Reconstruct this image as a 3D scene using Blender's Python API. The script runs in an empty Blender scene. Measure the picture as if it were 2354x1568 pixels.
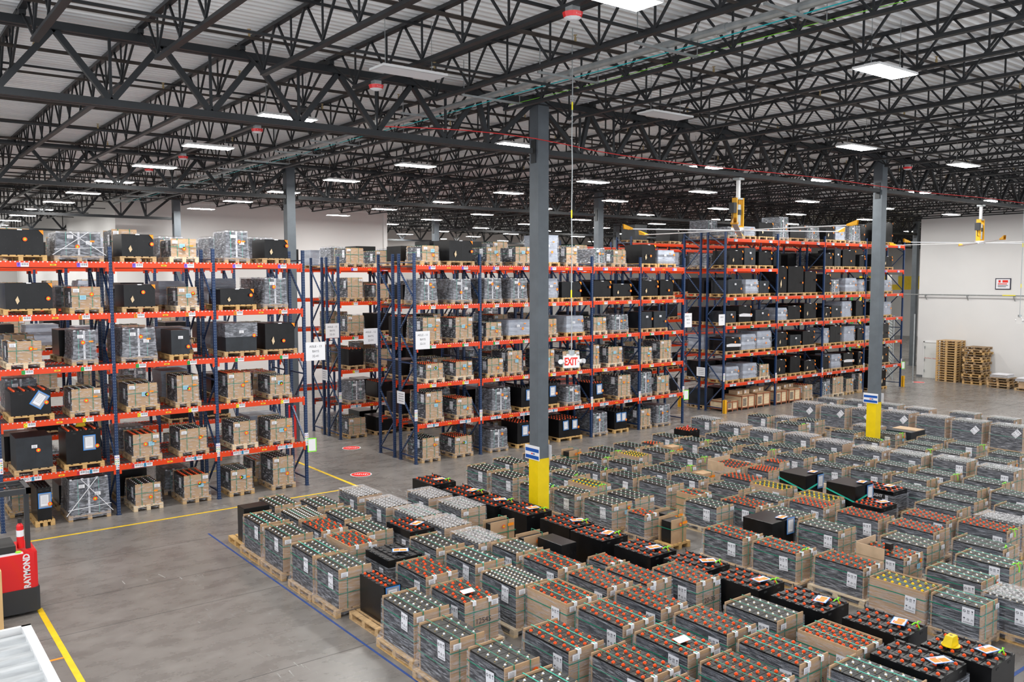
import bpy, math, random
from mathutils import Vector, Matrix
random.seed(7)
S = bpy.context.scene
COL = S.collection
PI = math.pi
# ---------------------------------------------------------------- camera
yaw, pit, rol = math.radians(52.4226), math.radians(4.1845), math.radians(0.095)
fw = Vector((math.cos(yaw)*math.cos(pit), math.sin(yaw)*math.cos(pit), -math.sin(pit)))
rt = Vector((math.sin(yaw), -math.cos(yaw), 0)); dn = fw.cross(rt)
r2 = rt*math.cos(rol)+dn*math.sin(rol); d2 = -rt*math.sin(rol)+dn*math.cos(rol)
cd = bpy.data.cameras.new('camera'); cam = bpy.data.objects.new('camera', cd); COL.objects.link(cam)
cd.sensor_width = 36; cd.lens = 1973.5/2354*36; cd.clip_end = 400; cd.clip_start = .1
m3 = Matrix((r2, -d2, -fw)).transposed()
cam.matrix_world = Matrix.Translation((0, 0, 6.2)) @ m3.to_4x4()
S.camera = cam
# ---------------------------------------------------------------- world, exposure
wd = bpy.data.worlds.new('world'); S.world = wd; wd.use_nodes = True
wd.node_tree.nodes['Background'].inputs[0].default_value = (.93, .96, 1, 1)
wd.node_tree.nodes['Background'].inputs[1].default_value = 1.25
S.view_settings.view_transform = 'Standard'; S.view_settings.look = 'None'
S.view_settings.exposure = 0.5; S.view_settings.gamma = 1
LIGHT_STRENGTH = 98
S.cycles.max_bounces = 7; S.cycles.diffuse_bounces = 3; S.cycles.glossy_bounces = 3; S.cycles.transparent_max_bounces = 14
S.cycles.sample_clamp_indirect = 6
# ---------------------------------------------------------------- materials
MATS = {}
def newmat(name):
    m = bpy.data.materials.new(name); m.use_nodes = True; MATS[name] = m
    return m, m.node_tree.nodes, m.node_tree.links, m.node_tree.nodes['Principled BSDF']
def mat(name, col, rough=.5, metal=0, var=0, scale=4, stretch=(1, 1, 1), bump=0, col2=None, spec=.5, coat=0):
    m, N, L, p = newmat(name)
    c = tuple(col)+(1,)
    p.inputs['Base Color'].default_value = c; p.inputs['Roughness'].default_value = rough
    p.inputs['Metallic'].default_value = metal; p.inputs['Specular IOR Level'].default_value = spec
    p.inputs['Coat Weight'].default_value = coat
    if var or bump:
        tc = N.new('ShaderNodeTexCoord'); mp = N.new('ShaderNodeMapping'); mp.inputs['Scale'].default_value = stretch
        n = N.new('ShaderNodeTexNoise'); n.inputs['Scale'].default_value = scale; n.inputs['Detail'].default_value = 5
        L.new(tc.outputs['Object'], mp.inputs[0]); L.new(mp.outputs[0], n.inputs['Vector'])
        if var:
            r = N.new('ShaderNodeValToRGB')
            r.color_ramp.elements[0].position = .3; r.color_ramp.elements[1].position = .7
            r.color_ramp.elements[0].color = tuple(x*(1-var) for x in col)+(1,)
            r.color_ramp.elements[1].color = (tuple(col2) if col2 else tuple(min(1, x*(1+var)) for x in col))+(1,)
            L.new(n.outputs[0], r.inputs[0]); L.new(r.outputs[0], p.inputs['Base Color'])
        if bump:
            b = N.new('ShaderNodeBump'); b.inputs['Strength'].default_value = bump; b.inputs['Distance'].default_value = .02
            L.new(n.outputs[0], b.inputs['Height']); L.new(b.outputs[0], p.inputs['Normal'])
    return m
def film(name, lo, hi, col, scale, stretch, rough=.22, bump=.6, p0=.35, p1=.72):
    m, N, L, p = newmat(name)
    p.inputs['Base Color'].default_value = tuple(col)+(1,); p.inputs['Roughness'].default_value = rough
    p.inputs['Specular IOR Level'].default_value = .8; p.inputs['Metallic'].default_value = 0
    tc = N.new('ShaderNodeTexCoord'); mp = N.new('ShaderNodeMapping'); mp.inputs['Scale'].default_value = stretch
    n = N.new('ShaderNodeTexNoise'); n.inputs['Scale'].default_value = scale; n.inputs['Detail'].default_value = 6
    n.inputs['Distortion'].default_value = .5
    L.new(tc.outputs['Object'], mp.inputs[0]); L.new(mp.outputs[0], n.inputs['Vector'])
    r = N.new('ShaderNodeMapRange'); r.inputs[1].default_value = p0; r.inputs[2].default_value = p1  # white streaks in the opacity paint in the film's shiny highlights and haze
    r.inputs[3].default_value = lo; r.inputs[4].default_value = hi
    L.new(n.outputs[0], r.inputs[0])
    b = N.new('ShaderNodeBump'); b.inputs['Strength'].default_value = bump; b.inputs['Distance'].default_value = .02
    L.new(n.outputs[0], b.inputs['Height']); L.new(b.outputs[0], p.inputs['Normal'])
    t = N.new('ShaderNodeBsdfTransparent'); x = N.new('ShaderNodeMixShader')
    L.new(r.outputs[0], x.inputs[0]); L.new(t.outputs[0], x.inputs[1]); L.new(p.outputs[0], x.inputs[2])
    L.new(x.outputs[0], N['Material Output'].inputs['Surface'])
    return m
def emit(name, col, st):
    m, N, L, p = newmat(name)
    p.inputs['Emission Color'].default_value = tuple(col)+(1,); p.inputs['Emission Strength'].default_value = st
    p.inputs['Base Color'].default_value = (.8, .8, .8, 1)
    return m
mat('steel_dark', (.016, .019, .023), .5, 0, var=.25, scale=2)
mat('steel_roof', (.015, .017, .020), .5, 0, var=.35, scale=1.5)
mat('steel_grey', (.115, .135, .155), .5, .1, var=.12, scale=3)
mat('galv', (.42, .45, .46), .35, .6, var=.15, scale=6)
mat('pipe_dark', (.05, .04, .035), .5, .3, var=.4, scale=3)
mat('yellow_guard', (.86, .62, .0), .45, var=.06)
mat('protector', (.85, .42, .01), .45, var=.06)
mat('rack_orange', (.72, .050, .004), .35, var=.08, scale=3)
mat('wood', (.52, .34, .17), .75, var=.3, scale=3, stretch=(2, 8, 8))
mat('wood_yellow', (.58, .36, .14), .75, var=.25, scale=3, stretch=(2, 8, 8))
mat('wood_dark', (.30, .20, .11), .8, var=.35, scale=3)
mat('wood_pale', (.72, .56, .36), .75, var=.2, scale=2, stretch=(1, 1, 8))
mat('wood_frame', (.30, .10, .045), .7, var=.2)
mat('carton', (.47, .305, .175), .8, var=.1, scale=5)
mat('carton_light', (.56, .40, .26), .8, var=.1, scale=5)
mat('plastic_black', (.007, .007, .008), .4, var=.3, scale=12)
mat('plastic_dark', (.014, .016, .02), .5, var=.3, scale=9, stretch=(1, 1, 3))
mat('plastic_side', (.022, .025, .036), .5, var=.3, scale=9, stretch=(1, 1, 5))
mat('steel_black', (.006, .006, .007), .28, 0, var=.5, scale=3, spec=.35)
mat('steel_panel', (.018, .022, .028), .4, .1, var=.35, scale=3)
mat('foam_grey', (.30, .33, .40), .4, var=.15, scale=4, bump=.3)
mat('foam_white', (.72, .72, .76), .7, var=.06)
mat('cap_orange', (.90, .085, .005), .35)
mat('cap_white', (.82, .82, .84), .3)
mat('cap_yellow', (.95, .62, .0), .35)
mat('brass', (.55, .42, .22), .35, .8)
mat('strap', (.005, .22, .13), .4)
mat('strap_teal', (.02, .50, .36), .4)
mat('lime', (.28, .95, .03), .5)
mat('paper', (.82, .82, .86), .6)
mat('paper_print', (.80, .81, .87), .6)
mat('paper_blue', (.33, .62, .78), .6)
mat('ink', (.03, .03, .05), .6)
mat('sticker_orange', (1.0, .12, .005), .5)
mat('sticker_green', (.35, .9, .05), .5)
mat('note_orange', (.95, .28, .01), .5)
mat('pouch_blue', (.03, .25, .75), .35)
mat('white_paint', (.80, .80, .80), .45, var=.03)
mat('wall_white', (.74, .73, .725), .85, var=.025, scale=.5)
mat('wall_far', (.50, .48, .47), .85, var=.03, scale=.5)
mat('door_white', (.76, .77, .75), .4)
mat('kick_grey', (.16, .17, .18), .6)
mat('line_yellow', (.85, .55, .01), .5, var=.12, scale=6)
mat('line_blue', (.015, .06, .25), .5, var=.2, scale=8)
mat('red_paint', (.75, .008, .012), .32, coat=.3)
mat('sign_red', (.80, .03, .02), .5)
mat('red_cable', (.75, .03, .03), .5)
mat('cyan_cable', (.02, .55, .60), .4)
mat('sign_blue', (.0, .08, .40), .5)
mat('tag_purple', (.22, .12, .75), .5)
mat('tag_orange', (.90, .30, .0), .5)
mat('tag_green', (.02, .48, .07), .5)
mat('tag_yellow', (.92, .80, .02), .5)
mat('tag_red', (.70, .01, .03), .5)
mat('tag_blue', (.02, .35, .62), .5)
mat('tag_cap', (.92, .55, .01), .5)
mat('rubber', (.02, .02, .02), .7)
mat('charcoal', (.030, .032, .036), .5)
mat('alu', (.72, .72, .73), .3, .7)
mat('deck_wire', (.16, .12, .12), .45, .5)
mat('ribbed_white', (.36, .38, .40), .45, .2, var=.25, scale=2, stretch=(1, 6, 1))
film('film_side', .06, .52, (.74, .78, .88), 4.5, (1, 1, 12), .13, 1.1, .42, .78)
film('film_soft', .06, .50, (.78, .80, .88), 5.5, (1, 1, 7), .14, 1.1, .43, .80)
film('film_top', .14, .75, (.80, .80, .83), 14.0, (1.5, 2.2, 1), .12, 1.0, .40, .68)
mat('plywood', (.70, .45, .20), .7, var=.08, scale=3)
film('film_silver', .06, .85, (.72, .73, .78), 8, (1, 1, 3.5), .12, 1.3, .5, .80)
film('film_foil', .12, .82, (.50, .52, .59), 7, (1, 1, 3.2), .12, 1.2, .36, .82)
emit('light_panel', (1, .99, .95), LIGHT_STRENGTH)
emit('exit_face', (.95, .93, .95), .15)
# rack post paint: dark blue with a line of punched holes
m, N, L, p = newmat('rack_blue')
tc = N.new('ShaderNodeTexCoord'); sx = N.new('ShaderNodeSeparateXYZ'); L.new(tc.outputs['Object'], sx.inputs[0])
def mth(op, a, b=None):
    n = N.new('ShaderNodeMath'); n.operation = op
    for i, v in enumerate((a, b)):
        if v is None: continue
        if isinstance(v, (int, float)): n.inputs[i].default_value = v
        else: L.new(v, n.inputs[i])
    return n.outputs[0]
fz = mth('FRACT', mth('MULTIPLY', sx.outputs[2], 1/.075))
hz = mth('LESS_THAN', mth('ABSOLUTE', mth('SUBTRACT', fz, .5)), .2)
ax = mth('ABSOLUTE', mth('SUBTRACT', mth('ABSOLUTE', sx.outputs[0]), .022))
hx = mth('LESS_THAN', ax, .008)
hole = mth('MULTIPLY', hz, hx)
mx = N.new('ShaderNodeMix'); mx.data_type = 'RGBA'
L.new(hole, mx.inputs['Factor'])
mx.inputs[6].default_value = (.007, .030, .10, 1); mx.inputs[7].default_value = (.12, .15, .20, 1)
L.new(mx.outputs[2], p.inputs['Base Color']); p.inputs['Roughness'].default_value = .38; p.inputs['Metallic'].default_value = .1
# polished concrete
m, N, L, p = newmat('concrete')
tc = N.new('ShaderNodeTexCoord')
n1 = N.new('ShaderNodeTexNoise'); n1.inputs['Scale'].default_value = .35; n1.inputs['Detail'].default_value = 8; n1.inputs['Roughness'].default_value = .65
n1.inputs['Distortion'].default_value = .8
n2 = N.new('ShaderNodeTexNoise'); n2.inputs['Scale'].default_value = 2.2; n2.inputs['Detail'].default_value = 6; n2.inputs['Roughness'].default_value = .6
mp = N.new('ShaderNodeMapping'); mp.inputs['Scale'].default_value = (.7, 1.2, 1)
L.new(tc.outputs['Object'], n1.inputs[0]); L.new(tc.outputs['Object'], mp.inputs[0]); L.new(mp.outputs[0], n2.inputs[0])
ad = N.new('ShaderNodeMath'); ad.operation = 'ADD'; L.new(n1.outputs[0], ad.inputs[0]); L.new(n2.outputs[0], ad.inputs[1])
rr = N.new('ShaderNodeValToRGB'); mr = N.new('ShaderNodeMath'); mr.operation = 'MULTIPLY'; mr.inputs[1].default_value = .5
L.new(ad.outputs[0], mr.inputs[0]); L.new(mr.outputs[0], rr.inputs[0])
e = rr.color_ramp.elements; e[0].position = .30; e[0].color = (.120, .108, .099, 1); e[1].position = .70; e[1].color = (.270, .250, .237, 1)
L.new(rr.outputs[0], p.inputs['Base Color'])
rg = N.new('ShaderNodeMapRange'); rg.inputs[3].default_value = .20; rg.inputs[4].default_value = .36
L.new(n2.outputs[0], rg.inputs[0]); L.new(rg.outputs[0], p.inputs['Roughness'])
p.inputs['Specular IOR Level'].default_value = .5
mat('joint', (.07, .065, .062), .7)
mat('scuff', (.36, .35, .34), .6, var=.3, scale=15)
mat('deck_steel', (.93, .94, .96), .4, .12, var=.10, scale=.6, stretch=(1, 3, 1))
# ---------------------------------------------------------------- mesh helpers
TXT = {}
def text_geo(s, size, off=0):
    k = (s, size, off)
    if k not in TXT:
        cu = bpy.data.curves.new('t', 'FONT'); cu.body = s; cu.size = size; cu.align_x = 'CENTER'; cu.align_y = 'CENTER'; cu.resolution_u = 2; cu.offset = off
        ob = bpy.data.objects.new('t', cu); COL.objects.link(ob)
        dg = bpy.context.evaluated_depsgraph_get(); me = bpy.data.meshes.new_from_object(ob.evaluated_get(dg))
        TXT[k] = ([tuple(v.co) for v in me.vertices], [tuple(f.vertices) for f in me.polygons])
        bpy.data.objects.remove(ob); bpy.data.curves.remove(cu); bpy.data.meshes.remove(me)
    return TXT[k]
class MB:
    def __init__(s): s.v = []; s.f = []; s.m = []; s.ms = []
    def mi(s, m):
        if m not in s.ms: s.ms.append(m)
        return s.ms.index(m)
    def quad(s, pts, m):
        b = len(s.v); s.v += [tuple(p) for p in pts]; s.f.append(tuple(range(b, b+len(pts)))); s.m.append(s.mi(m)); return s
    def box(s, x0, x1, y0, y1, z0, z1, m, top=None, taper=0):
        b = len(s.v); t = taper
        s.v += [(x0, y0, z0), (x1, y0, z0), (x1, y1, z0), (x0, y1, z0), (x0+t, y0+t, z1), (x1-t, y0+t, z1), (x1-t, y1-t, z1), (x0+t, y1-t, z1)]
        k = s.mi(m); kt = s.mi(top) if top else k
        for i, f in enumerate(((0, 3, 2, 1), (4, 5, 6, 7), (0, 1, 5, 4), (1, 2, 6, 5), (2, 3, 7, 6), (3, 0, 4, 7))):
            s.f.append(tuple(b+j for j in f)); s.m.append(kt if i == 1 else k)
        return s
    def bar(s, a, b, w, m, h=None, n=4, up=(0, 0, 1)):
        a = Vector(a); b = Vector(b); d = (b-a).normalized(); u = Vector(up)
        if abs(d.dot(u)) > .98: u = Vector((0, 1, 0))
        x = d.cross(u).normalized(); y = x.cross(d); h = h or w; k = s.mi(m); o = len(s.v)
        for p in (a, b):
            for i in range(n):
                t = 2*PI*(i+.5)/n; q = math.sqrt(2)/2 if n == 4 else .5
                s.v.append(tuple(p+x*(w*q*math.cos(t))+y*(h*q*math.sin(t))))
        for i in range(n):
            j = (i+1) % n; s.f.append((o+i, o+j, o+n+j, o+n+i)); s.m.append(k)
        s.f.append(tuple(o+i for i in range(n-1, -1, -1))); s.m.append(k); s.f.append(tuple(o+n+i for i in range(n))); s.m.append(k)
        return s
    def cyl(s, x, y, z0, z1, r, m, n=8, r1=None):
        r1 = r if r1 is None else r1; o = len(s.v); k = s.mi(m)
        for z, q in ((z0, r), (z1, r1)):
            for i in range(n): s.v.append((x+q*math.cos(2*PI*i/n), y+q*math.sin(2*PI*i/n), z))
        for i in range(n):
            j = (i+1) % n; s.f.append((o+i, o+j, o+n+j, o+n+i)); s.m.append(k)
        s.f.append(tuple(o+n+i for i in range(n))); s.m.append(k); s.f.append(tuple(o+i for i in range(n-1, -1, -1))); s.m.append(k)
        return s
    def path(s, pts, w, m, n=4):
        for a, b in zip(pts, pts[1:]): s.bar(a, b, w, m, n=n)
        return s
    def text(s, t, size, o, xd, yd, m, sx=1, off=0):
        v, f = text_geo(t, size, off); o = Vector(o); xd = Vector(xd)*sx; yd = Vector(yd); b = len(s.v); k = s.mi(m)
        s.v += [tuple(o+xd*p[0]+yd*p[1]) for p in v]; s.f += [tuple(b+i for i in q) for q in f]; s.m += [k]*len(f)
        return s
    def disc(s, o, xd, yd, r, m, n=12, r0=0):
        o = Vector(o); xd = Vector(xd); yd = Vector(yd)
        P = lambda t, q: o+xd*(q*math.cos(t))+yd*(q*math.sin(t))
        if r0:
            for i in range(n): s.quad([P(2*PI*i/n, r0), P(2*PI*i/n, r), P(2*PI*(i+1)/n, r), P(2*PI*(i+1)/n, r0)], m)
        else: s.quad([P(2*PI*i/n, r) for i in range(n)], m)
        return s
    def mesh(s, name):
        me = bpy.data.meshes.new(name); me.from_pydata(s.v, [], s.f)
        for m in s.ms: me.materials.append(MATS[m])
        me.polygons.foreach_set('material_index', s.m); me.update(); return me
    def obj(s, name, parent=None, loc=(0, 0, 0)): return put(s.mesh(name), name, parent, loc)
def put(me, name, parent=None, loc=(0, 0, 0), rz=0):
    o = bpy.data.objects.new(name, me); COL.objects.link(o); o.parent = parent; o.location = loc
    if rz: o.rotation_euler = (0, 0, rz)
    return o
LABELS = set()
def tag(o, label, cat, group=None):
    n = len(label.split())
    if not 4 <= n <= 16: print('LABELLEN', n, label)
    if label in LABELS and 'panel light' not in label: print('DUPLABEL', label)
    LABELS.add(label)
    o['label'] = label; o['category'] = cat
    if group: o['group'] = group
    return o
def thing(name, label, cat, loc=(0, 0, 0), rz=0, group=None):
    o = bpy.data.objects.new(name, None); COL.objects.link(o); o.location = loc; o.rotation_euler = (0, 0, rz); o.empty_display_size = .2
    return tag(o, label, cat, group)
def struct(mb, name, loc=(0, 0, 0)):
    o = mb.obj(name, None, loc); o['kind'] = 'structure'; return o
def sdup(me, name, loc):
    o = put(me, name, None, loc); o['kind'] = 'structure'; return o
ORD = ['first', 'second', 'third', 'fourth', 'fifth', 'sixth', 'seventh', 'eighth', 'ninth', 'tenth', 'eleventh', 'twelfth', 'thirteenth', 'fourteenth', 'fifteenth', 'sixteenth', 'seventeenth', 'eighteenth', 'nineteenth', 'twentieth', 'twenty-first', 'twenty-second', 'twenty-third', 'twenty-fourth', 'twenty-fifth']
# ---------------------------------------------------------------- pallets and battery loads
MC = {}
def cached(key, fn):
    if key not in MC: MC[key] = fn()
    return MC[key]
def pallet_mesh(w, l, m='wood', style=0):
    def f():
        b = MB(); n = 5 if w < .95 else 7; bw = w/(n+ (n-1)*.35); st = bw*1.35
        for i in range(n): b.box(-w/2+i*st, -w/2+i*st+bw, -l/2, l/2, .122, .144, m)
        if style == 0:
            for y in (-l/2, -.05, l/2-.1): b.box(-w/2, w/2, y, y+.1, .1, .122, m)
            for x in (-w/2, -.05, w/2-.1):
                b.box(x, x+.1, -l/2, l/2, 0, .022, m)
                for y in (-l/2, -.06, l/2-.12): b.box(x, x+.1, y, y+.12, .022, .1, m)
        else:
            for x in (-w/2, -.02, w/2-.04): b.box(x, x+.04, -l/2, l/2, .022, .122, m)
            for y in (-l/2, -.3, 0, .3, l/2-.1):
                if y+.1 <= l/2+.001: b.box(-w/2, w/2, y, y+.1, 0, .022, m)
        return b.mesh('pallet')
    w = round(w, 2); l = round(l, 2)
    return cached(('p', w, l, m, style), f)
def cap_mesh(c):
    def f():
        b = MB()
        if c == 'cap_white': b.cyl(0, 0, 0, .014, .02, c, 8, .019).cyl(0, 0, .014, .024, .019, c, 8, .010)
        else: b.cyl(0, 0, 0, .022, .028, c, 8, .026).cyl(0, 0, .02, .034, .017, c, 8, .014)
        return b.mesh('vent_cap')
    return cached(('cap', c), f)
def grid_pts(w, l, nx, ny, kind):
    out = []
    for i in range(nx):
        for j in range(ny):
            x = -w/2+w*(i+.5)/nx; y = -l/2+l*(j+.5)/ny
            if kind == 'stag': x += (.16 if j % 2 else -.16)*w/nx
            out.append((x, y))
    return out
def block_mesh(w, l, h, nx, ny, cap, far, body='plastic_side', z0=.144):
    w, l, h = round(w, 2), round(l, 2), round(h, 2)
    def f():
        b = MB(); t = z0+h
        b.box(-w/2, w/2, -l/2, l/2, z0, t-.03, body, 'rubber')
        cx, cy = w/nx, l/ny
        for i in range(nx):
            for j in range(ny):
                x = -w/2+cx*i; y = -l/2+cy*j
                b.box(x+.004, x+cx-.004, y+.004, y+cy-.004, t-.032, t, 'plastic_black')
                for sx_, sy_ in ((.22, .3), (.78, .7)):
                    if not far:
                        b.cyl(x+cx*sx_, y+cy*sy_, t, t+.012, .011, 'brass', 5)
        if not far:   # cell seams down the long sides
            for j in range(1, ny):
                y = -l/2+cy*j
                b.box(-w/2-.003, -w/2+.002, y-.004, y+.004, z0, t-.04, 'rubber')
        if far and cap:
            for x, y in grid_pts(w, l, nx, ny, 'reg'):
                if cap == 'cap_white': b.cyl(x, y, t, t+.02, .014, cap, 5)
                else: b.cyl(x, y, t, t+.034, .026, cap, 6, .018)
        return b.mesh('cell_block')
    return cached(('b', w, l, h, nx, ny, cap, far, body, z0), f)
def strap_mesh(w, l, h, m, z0=.144):
    def f():
        t = z0+h+.014; b = MB(); b.box(-.008, .008, -l/2-.026, l/2+.026, t+.026, t+.030, m)
        b.box(-.008, .008, -l/2-.030, -l/2-.026, z0, t+.03, m); b.box(-.008, .008, l/2+.026, l/2+.030, z0, t+.03, m)
        return b.mesh('strap')
    return cached(('s', round(l, 2), round(h, 2), m, z0), f)
def band_mesh(w, l, m, t=.016):
    def f():
        b = MB(); X = w/2+.018; Y = l/2+.028
        for x in (-X, X): b.box(x-.002, x+.002, -Y, Y, -t/2, t/2, m)
        for y in (-Y, Y): b.box(-X, X, y-.002, y+.002, -t/2, t/2, m)
        return b.mesh('strap')
    return cached(('bd', round(w, 2), round(l, 2), m, t), f)
def panel_mesh(w, h, m='carton'):
    return cached(('ep', round(w, 2), round(h, 2), m), lambda: MB().box(-w/2-.008, w/2+.008, -.009, .009, 0, h+.03, m).mesh('end_panel'))
def side_mesh(l, h, m='carton'):
    return cached(('sp', round(l, 2), round(h, 2), m), lambda: MB().box(-.008, .008, -l/2, l/2, 0, h+.03, m).mesh('side_panel'))
def film_mesh(w, l, h, pw, pl, m, flare=.25, seed=0, top=None, tl=0, lo=False):
    def f():
        rs = random.Random(seed); b = MB(); t = .144+h+.02
        lv = [(.05, pw/2+.004, pl/2+.004, 0), (.15, pw/2+.006, pl/2+.006, 0), (.15+h*flare, w/2+.03, l/2+.042, .01), (.15+h*min(.85, flare*2.2), w/2+.022, l/2+.036, .006), (t, w/2+.016, l/2+.034, 0)]
        if lo: lv = [(.16, w/2+.02, l/2+.03, 0)]+lv[2:]
        rings = []
        for z, X, Y, j in lv:
            ring = []
            for k in range(8):
                c = [(-1, -1), (0, -1), (1, -1), (1, 0), (1, 1), (0, 1), (-1, 1), (-1, 0)][k]
                ring.append((c[0]*(X+rs.uniform(0, j)), c[1]*(Y+rs.uniform(0, j)), z+rs.uniform(-j, j)*3))
            rings.append(ring)
        for a, c in zip(rings, rings[1:]):
            for k in range(8):
                q = (k+1) % 8; b.quad([a[k], a[q], c[q], c[k]], m)
        if top: b.quad([(x, y, z+.03) for x, y, z in [rings[-1][i] for i in (0, 2, 4, 6)]], top)
        return b.mesh('stretch_film')
    return cached(('f', round(w, 2), round(l, 2), round(h, 2), round(pw, 2), round(pl, 2), m, flare, seed, top, lo), f)
def symbols(b, o, xd, yd, n, s=1.0):
    "shipping sheet with six handling symbols"
    o = Vector(o); xd = Vector(xd); yd = Vector(yd); n = Vector(n)
    P = lambda x, y, e=0: o+xd*(x*s)+yd*(y*s)+n*e
    R = lambda x0, x1, y0, y1, m, e: b.quad([P(x0, y0, e), P(x1, y0, e), P(x1, y1, e), P(x0, y1, e)], m)
    R(-.1, .1, -.14, .14, 'paper_print', 0)
    e = .0025
    b.disc(P(-.062, .075, e), xd, yd, .024*s, 'ink', 10, .018*s)
    b.quad([P(-.078, .088, e), P(-.074, .092, e), P(-.046, .062, e), P(-.05, .058, e)], 'ink')
    for x in (-.008, .014):
        R(x-.003, x+.003, .05, .09, 'ink', e); b.quad([P(x-.01, .085, e), P(x+.01, .085, e), P(x, .103, e)], 'ink')
    R(-.02, .026, .043, .047, 'ink', e)
    b.quad([P(.05, .1, e), P(.084, .1, e), P(.07, .075, e), P(.064, .075, e)], 'ink'); R(.065, .069, .05, .078, 'ink', e); R(.055, .079, .046, .05, 'ink', e)
    b.quad([P(-.082, -.05, e), P(-.042, -.05, e), P(-.05, -.036, e), P(-.062, -.03, e), (P(-.074, -.036, e))], 'ink'); R(-.064, -.060, -.08, -.05, 'ink', e)
    b.disc(P(.002, -.058, e), xd, yd, .02*s, 'ink', 6, .013*s)
    R(.052, .082, -.05, -.045, 'ink', e); R(.052, .057, -.08, -.05, 'ink', e); R(.077, .082, -.08, -.05, 'ink', e)
    for i in range(2): R(-.08, .08, -.108-.012*i, -.104-.012*i, 'ink', e)
def label_mesh(kind, s=1.0):
    def f():
        b = MB()   # in the local xz plane facing -y
        R = lambda x0, x1, z0, z1, m, e=0: b.quad([(x0, -e, z0), (x1, -e, z0), (x1, -e, z1), (x0, -e, z1)], m)
        if kind == 'sheet': symbols(b, (0, 0, 0), (1, 0, 0), (0, 0, 1), (0, -1, 0), s)
        elif kind == 'white':
            R(-.07*s, .07*s, -.045*s, .045*s, 'paper')
            for i in range(3): R(-.05*s, .04*s, (.02-.018*i)*s, (.024-.018*i)*s, 'ink', .002)
            for i in range(9): R((-.05+.01*i)*s, (-.046+.01*i)*s, -.038*s, -.024*s, 'ink', .002)
        elif kind == 'blue':
            R(-.06*s, .06*s, -.045*s, .045*s, 'paper_blue')
            for i in range(3): R(-.045*s, .045*s, (.02-.02*i)*s, (.024-.02*i)*s, 'ink', .002)
        elif kind == 'dot':
            b.disc((0, 0, 0), (1, 0, 0), (0, 0, 1), .042*s, 'sticker_orange', 14); b.disc((0, -.002, 0), (1, 0, 0), (0, 0, 1), .018*s, 'sticker_green', 10)
        elif kind == 'orange': R(-.04*s, .04*s, -.016*s, .016*s, 'note_orange')
        elif kind == 'pouch':
            R(-.13*s, .13*s, -.17*s, .17*s, 'pouch_blue'); R(-.115*s, .115*s, -.155*s, .155*s, 'foam_grey', .002)
            R(-.085*s, .07*s, -.12*s, .12*s, 'paper', .004)
            for i in range(6): R(-.07*s, .05*s, (.09-.03*i)*s, (.094-.03*i)*s, 'ink', .006)
        elif kind == 'pouchO':
            R(-.15*s, .15*s, -.10*s, .10*s, 'pouch_blue'); R(-.138*s, .138*s, -.088*s, .088*s, 'paper', .002)
            R(-.12*s, -.02*s, -.06*s, .05*s, 'note_orange', .004); R(-.01*s, .11*s, -.07*s, .03*s, 'note_orange', .004)
            R(-.1*s, .0*s, .056*s, .07*s, 'sign_red', .004)
        return b.mesh('label')
    return cached(('l', kind, s), f)
NAMES = dict(sheet='shipping_label', white='document_label', blue='blue_label', dot='round_sticker', orange='orange_note', pouch='document_pouch', pouchO='document_pouch')
def stick(root, kind, loc, face='y', s=1.0, roll=0, label=None):
    "face y: on the end towards -y; face x: on the long side towards -x; face z: lying on top"
    o = put(label_mesh(kind, s), NAMES[kind], root, loc)
    rz = {'y': 0, 'x': -PI/2, 'z': 0}[face]
    if face == 'z': o.rotation_euler = (-PI/2, 0, roll); 
    else: o.rotation_euler = Matrix.Rotation(rz, 3, 'Z').to_4x4().to_euler(); o.rotation_euler[1] = roll
    if face == 'x' and roll: o.rotation_euler = (Matrix.Rotation(rz, 4, 'Z') @ Matrix.Rotation(roll, 4, 'Y')).to_euler()
    if label: o['label'] = label
    return o
def caps(root, w, l, t, nx, ny, c, skip=0, rs=random):
    me = cap_mesh(c)
    for x, y in grid_pts(w, l, nx, ny, 'stag' if c == 'cap_orange' else 'reg'):
        if skip and rs.random() < skip: continue
        put(me, 'vent_cap', root, (x, y, t))
def ribbon(root, loc, s=1.0, m='lime', rz=0):
    def f():
        b = MB(); b.path([(0, 0, 0), (.05*s, -.02*s, .03*s), (.1*s, -.03*s, .015*s), (.13*s, -.045*s, -.06*s), (.125*s, -.045*s, -.15*s)], .014, m)
        b.path([(.1*s, -.03*s, .015*s), (.15*s, -.01*s, .03*s), (.2*s, -.02*s, .01*s)], .014, m); return b.mesh('tag_ribbon')
    return put(cached(('rb', s, m), f), 'tag_ribbon', root, loc, rz)
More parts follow.
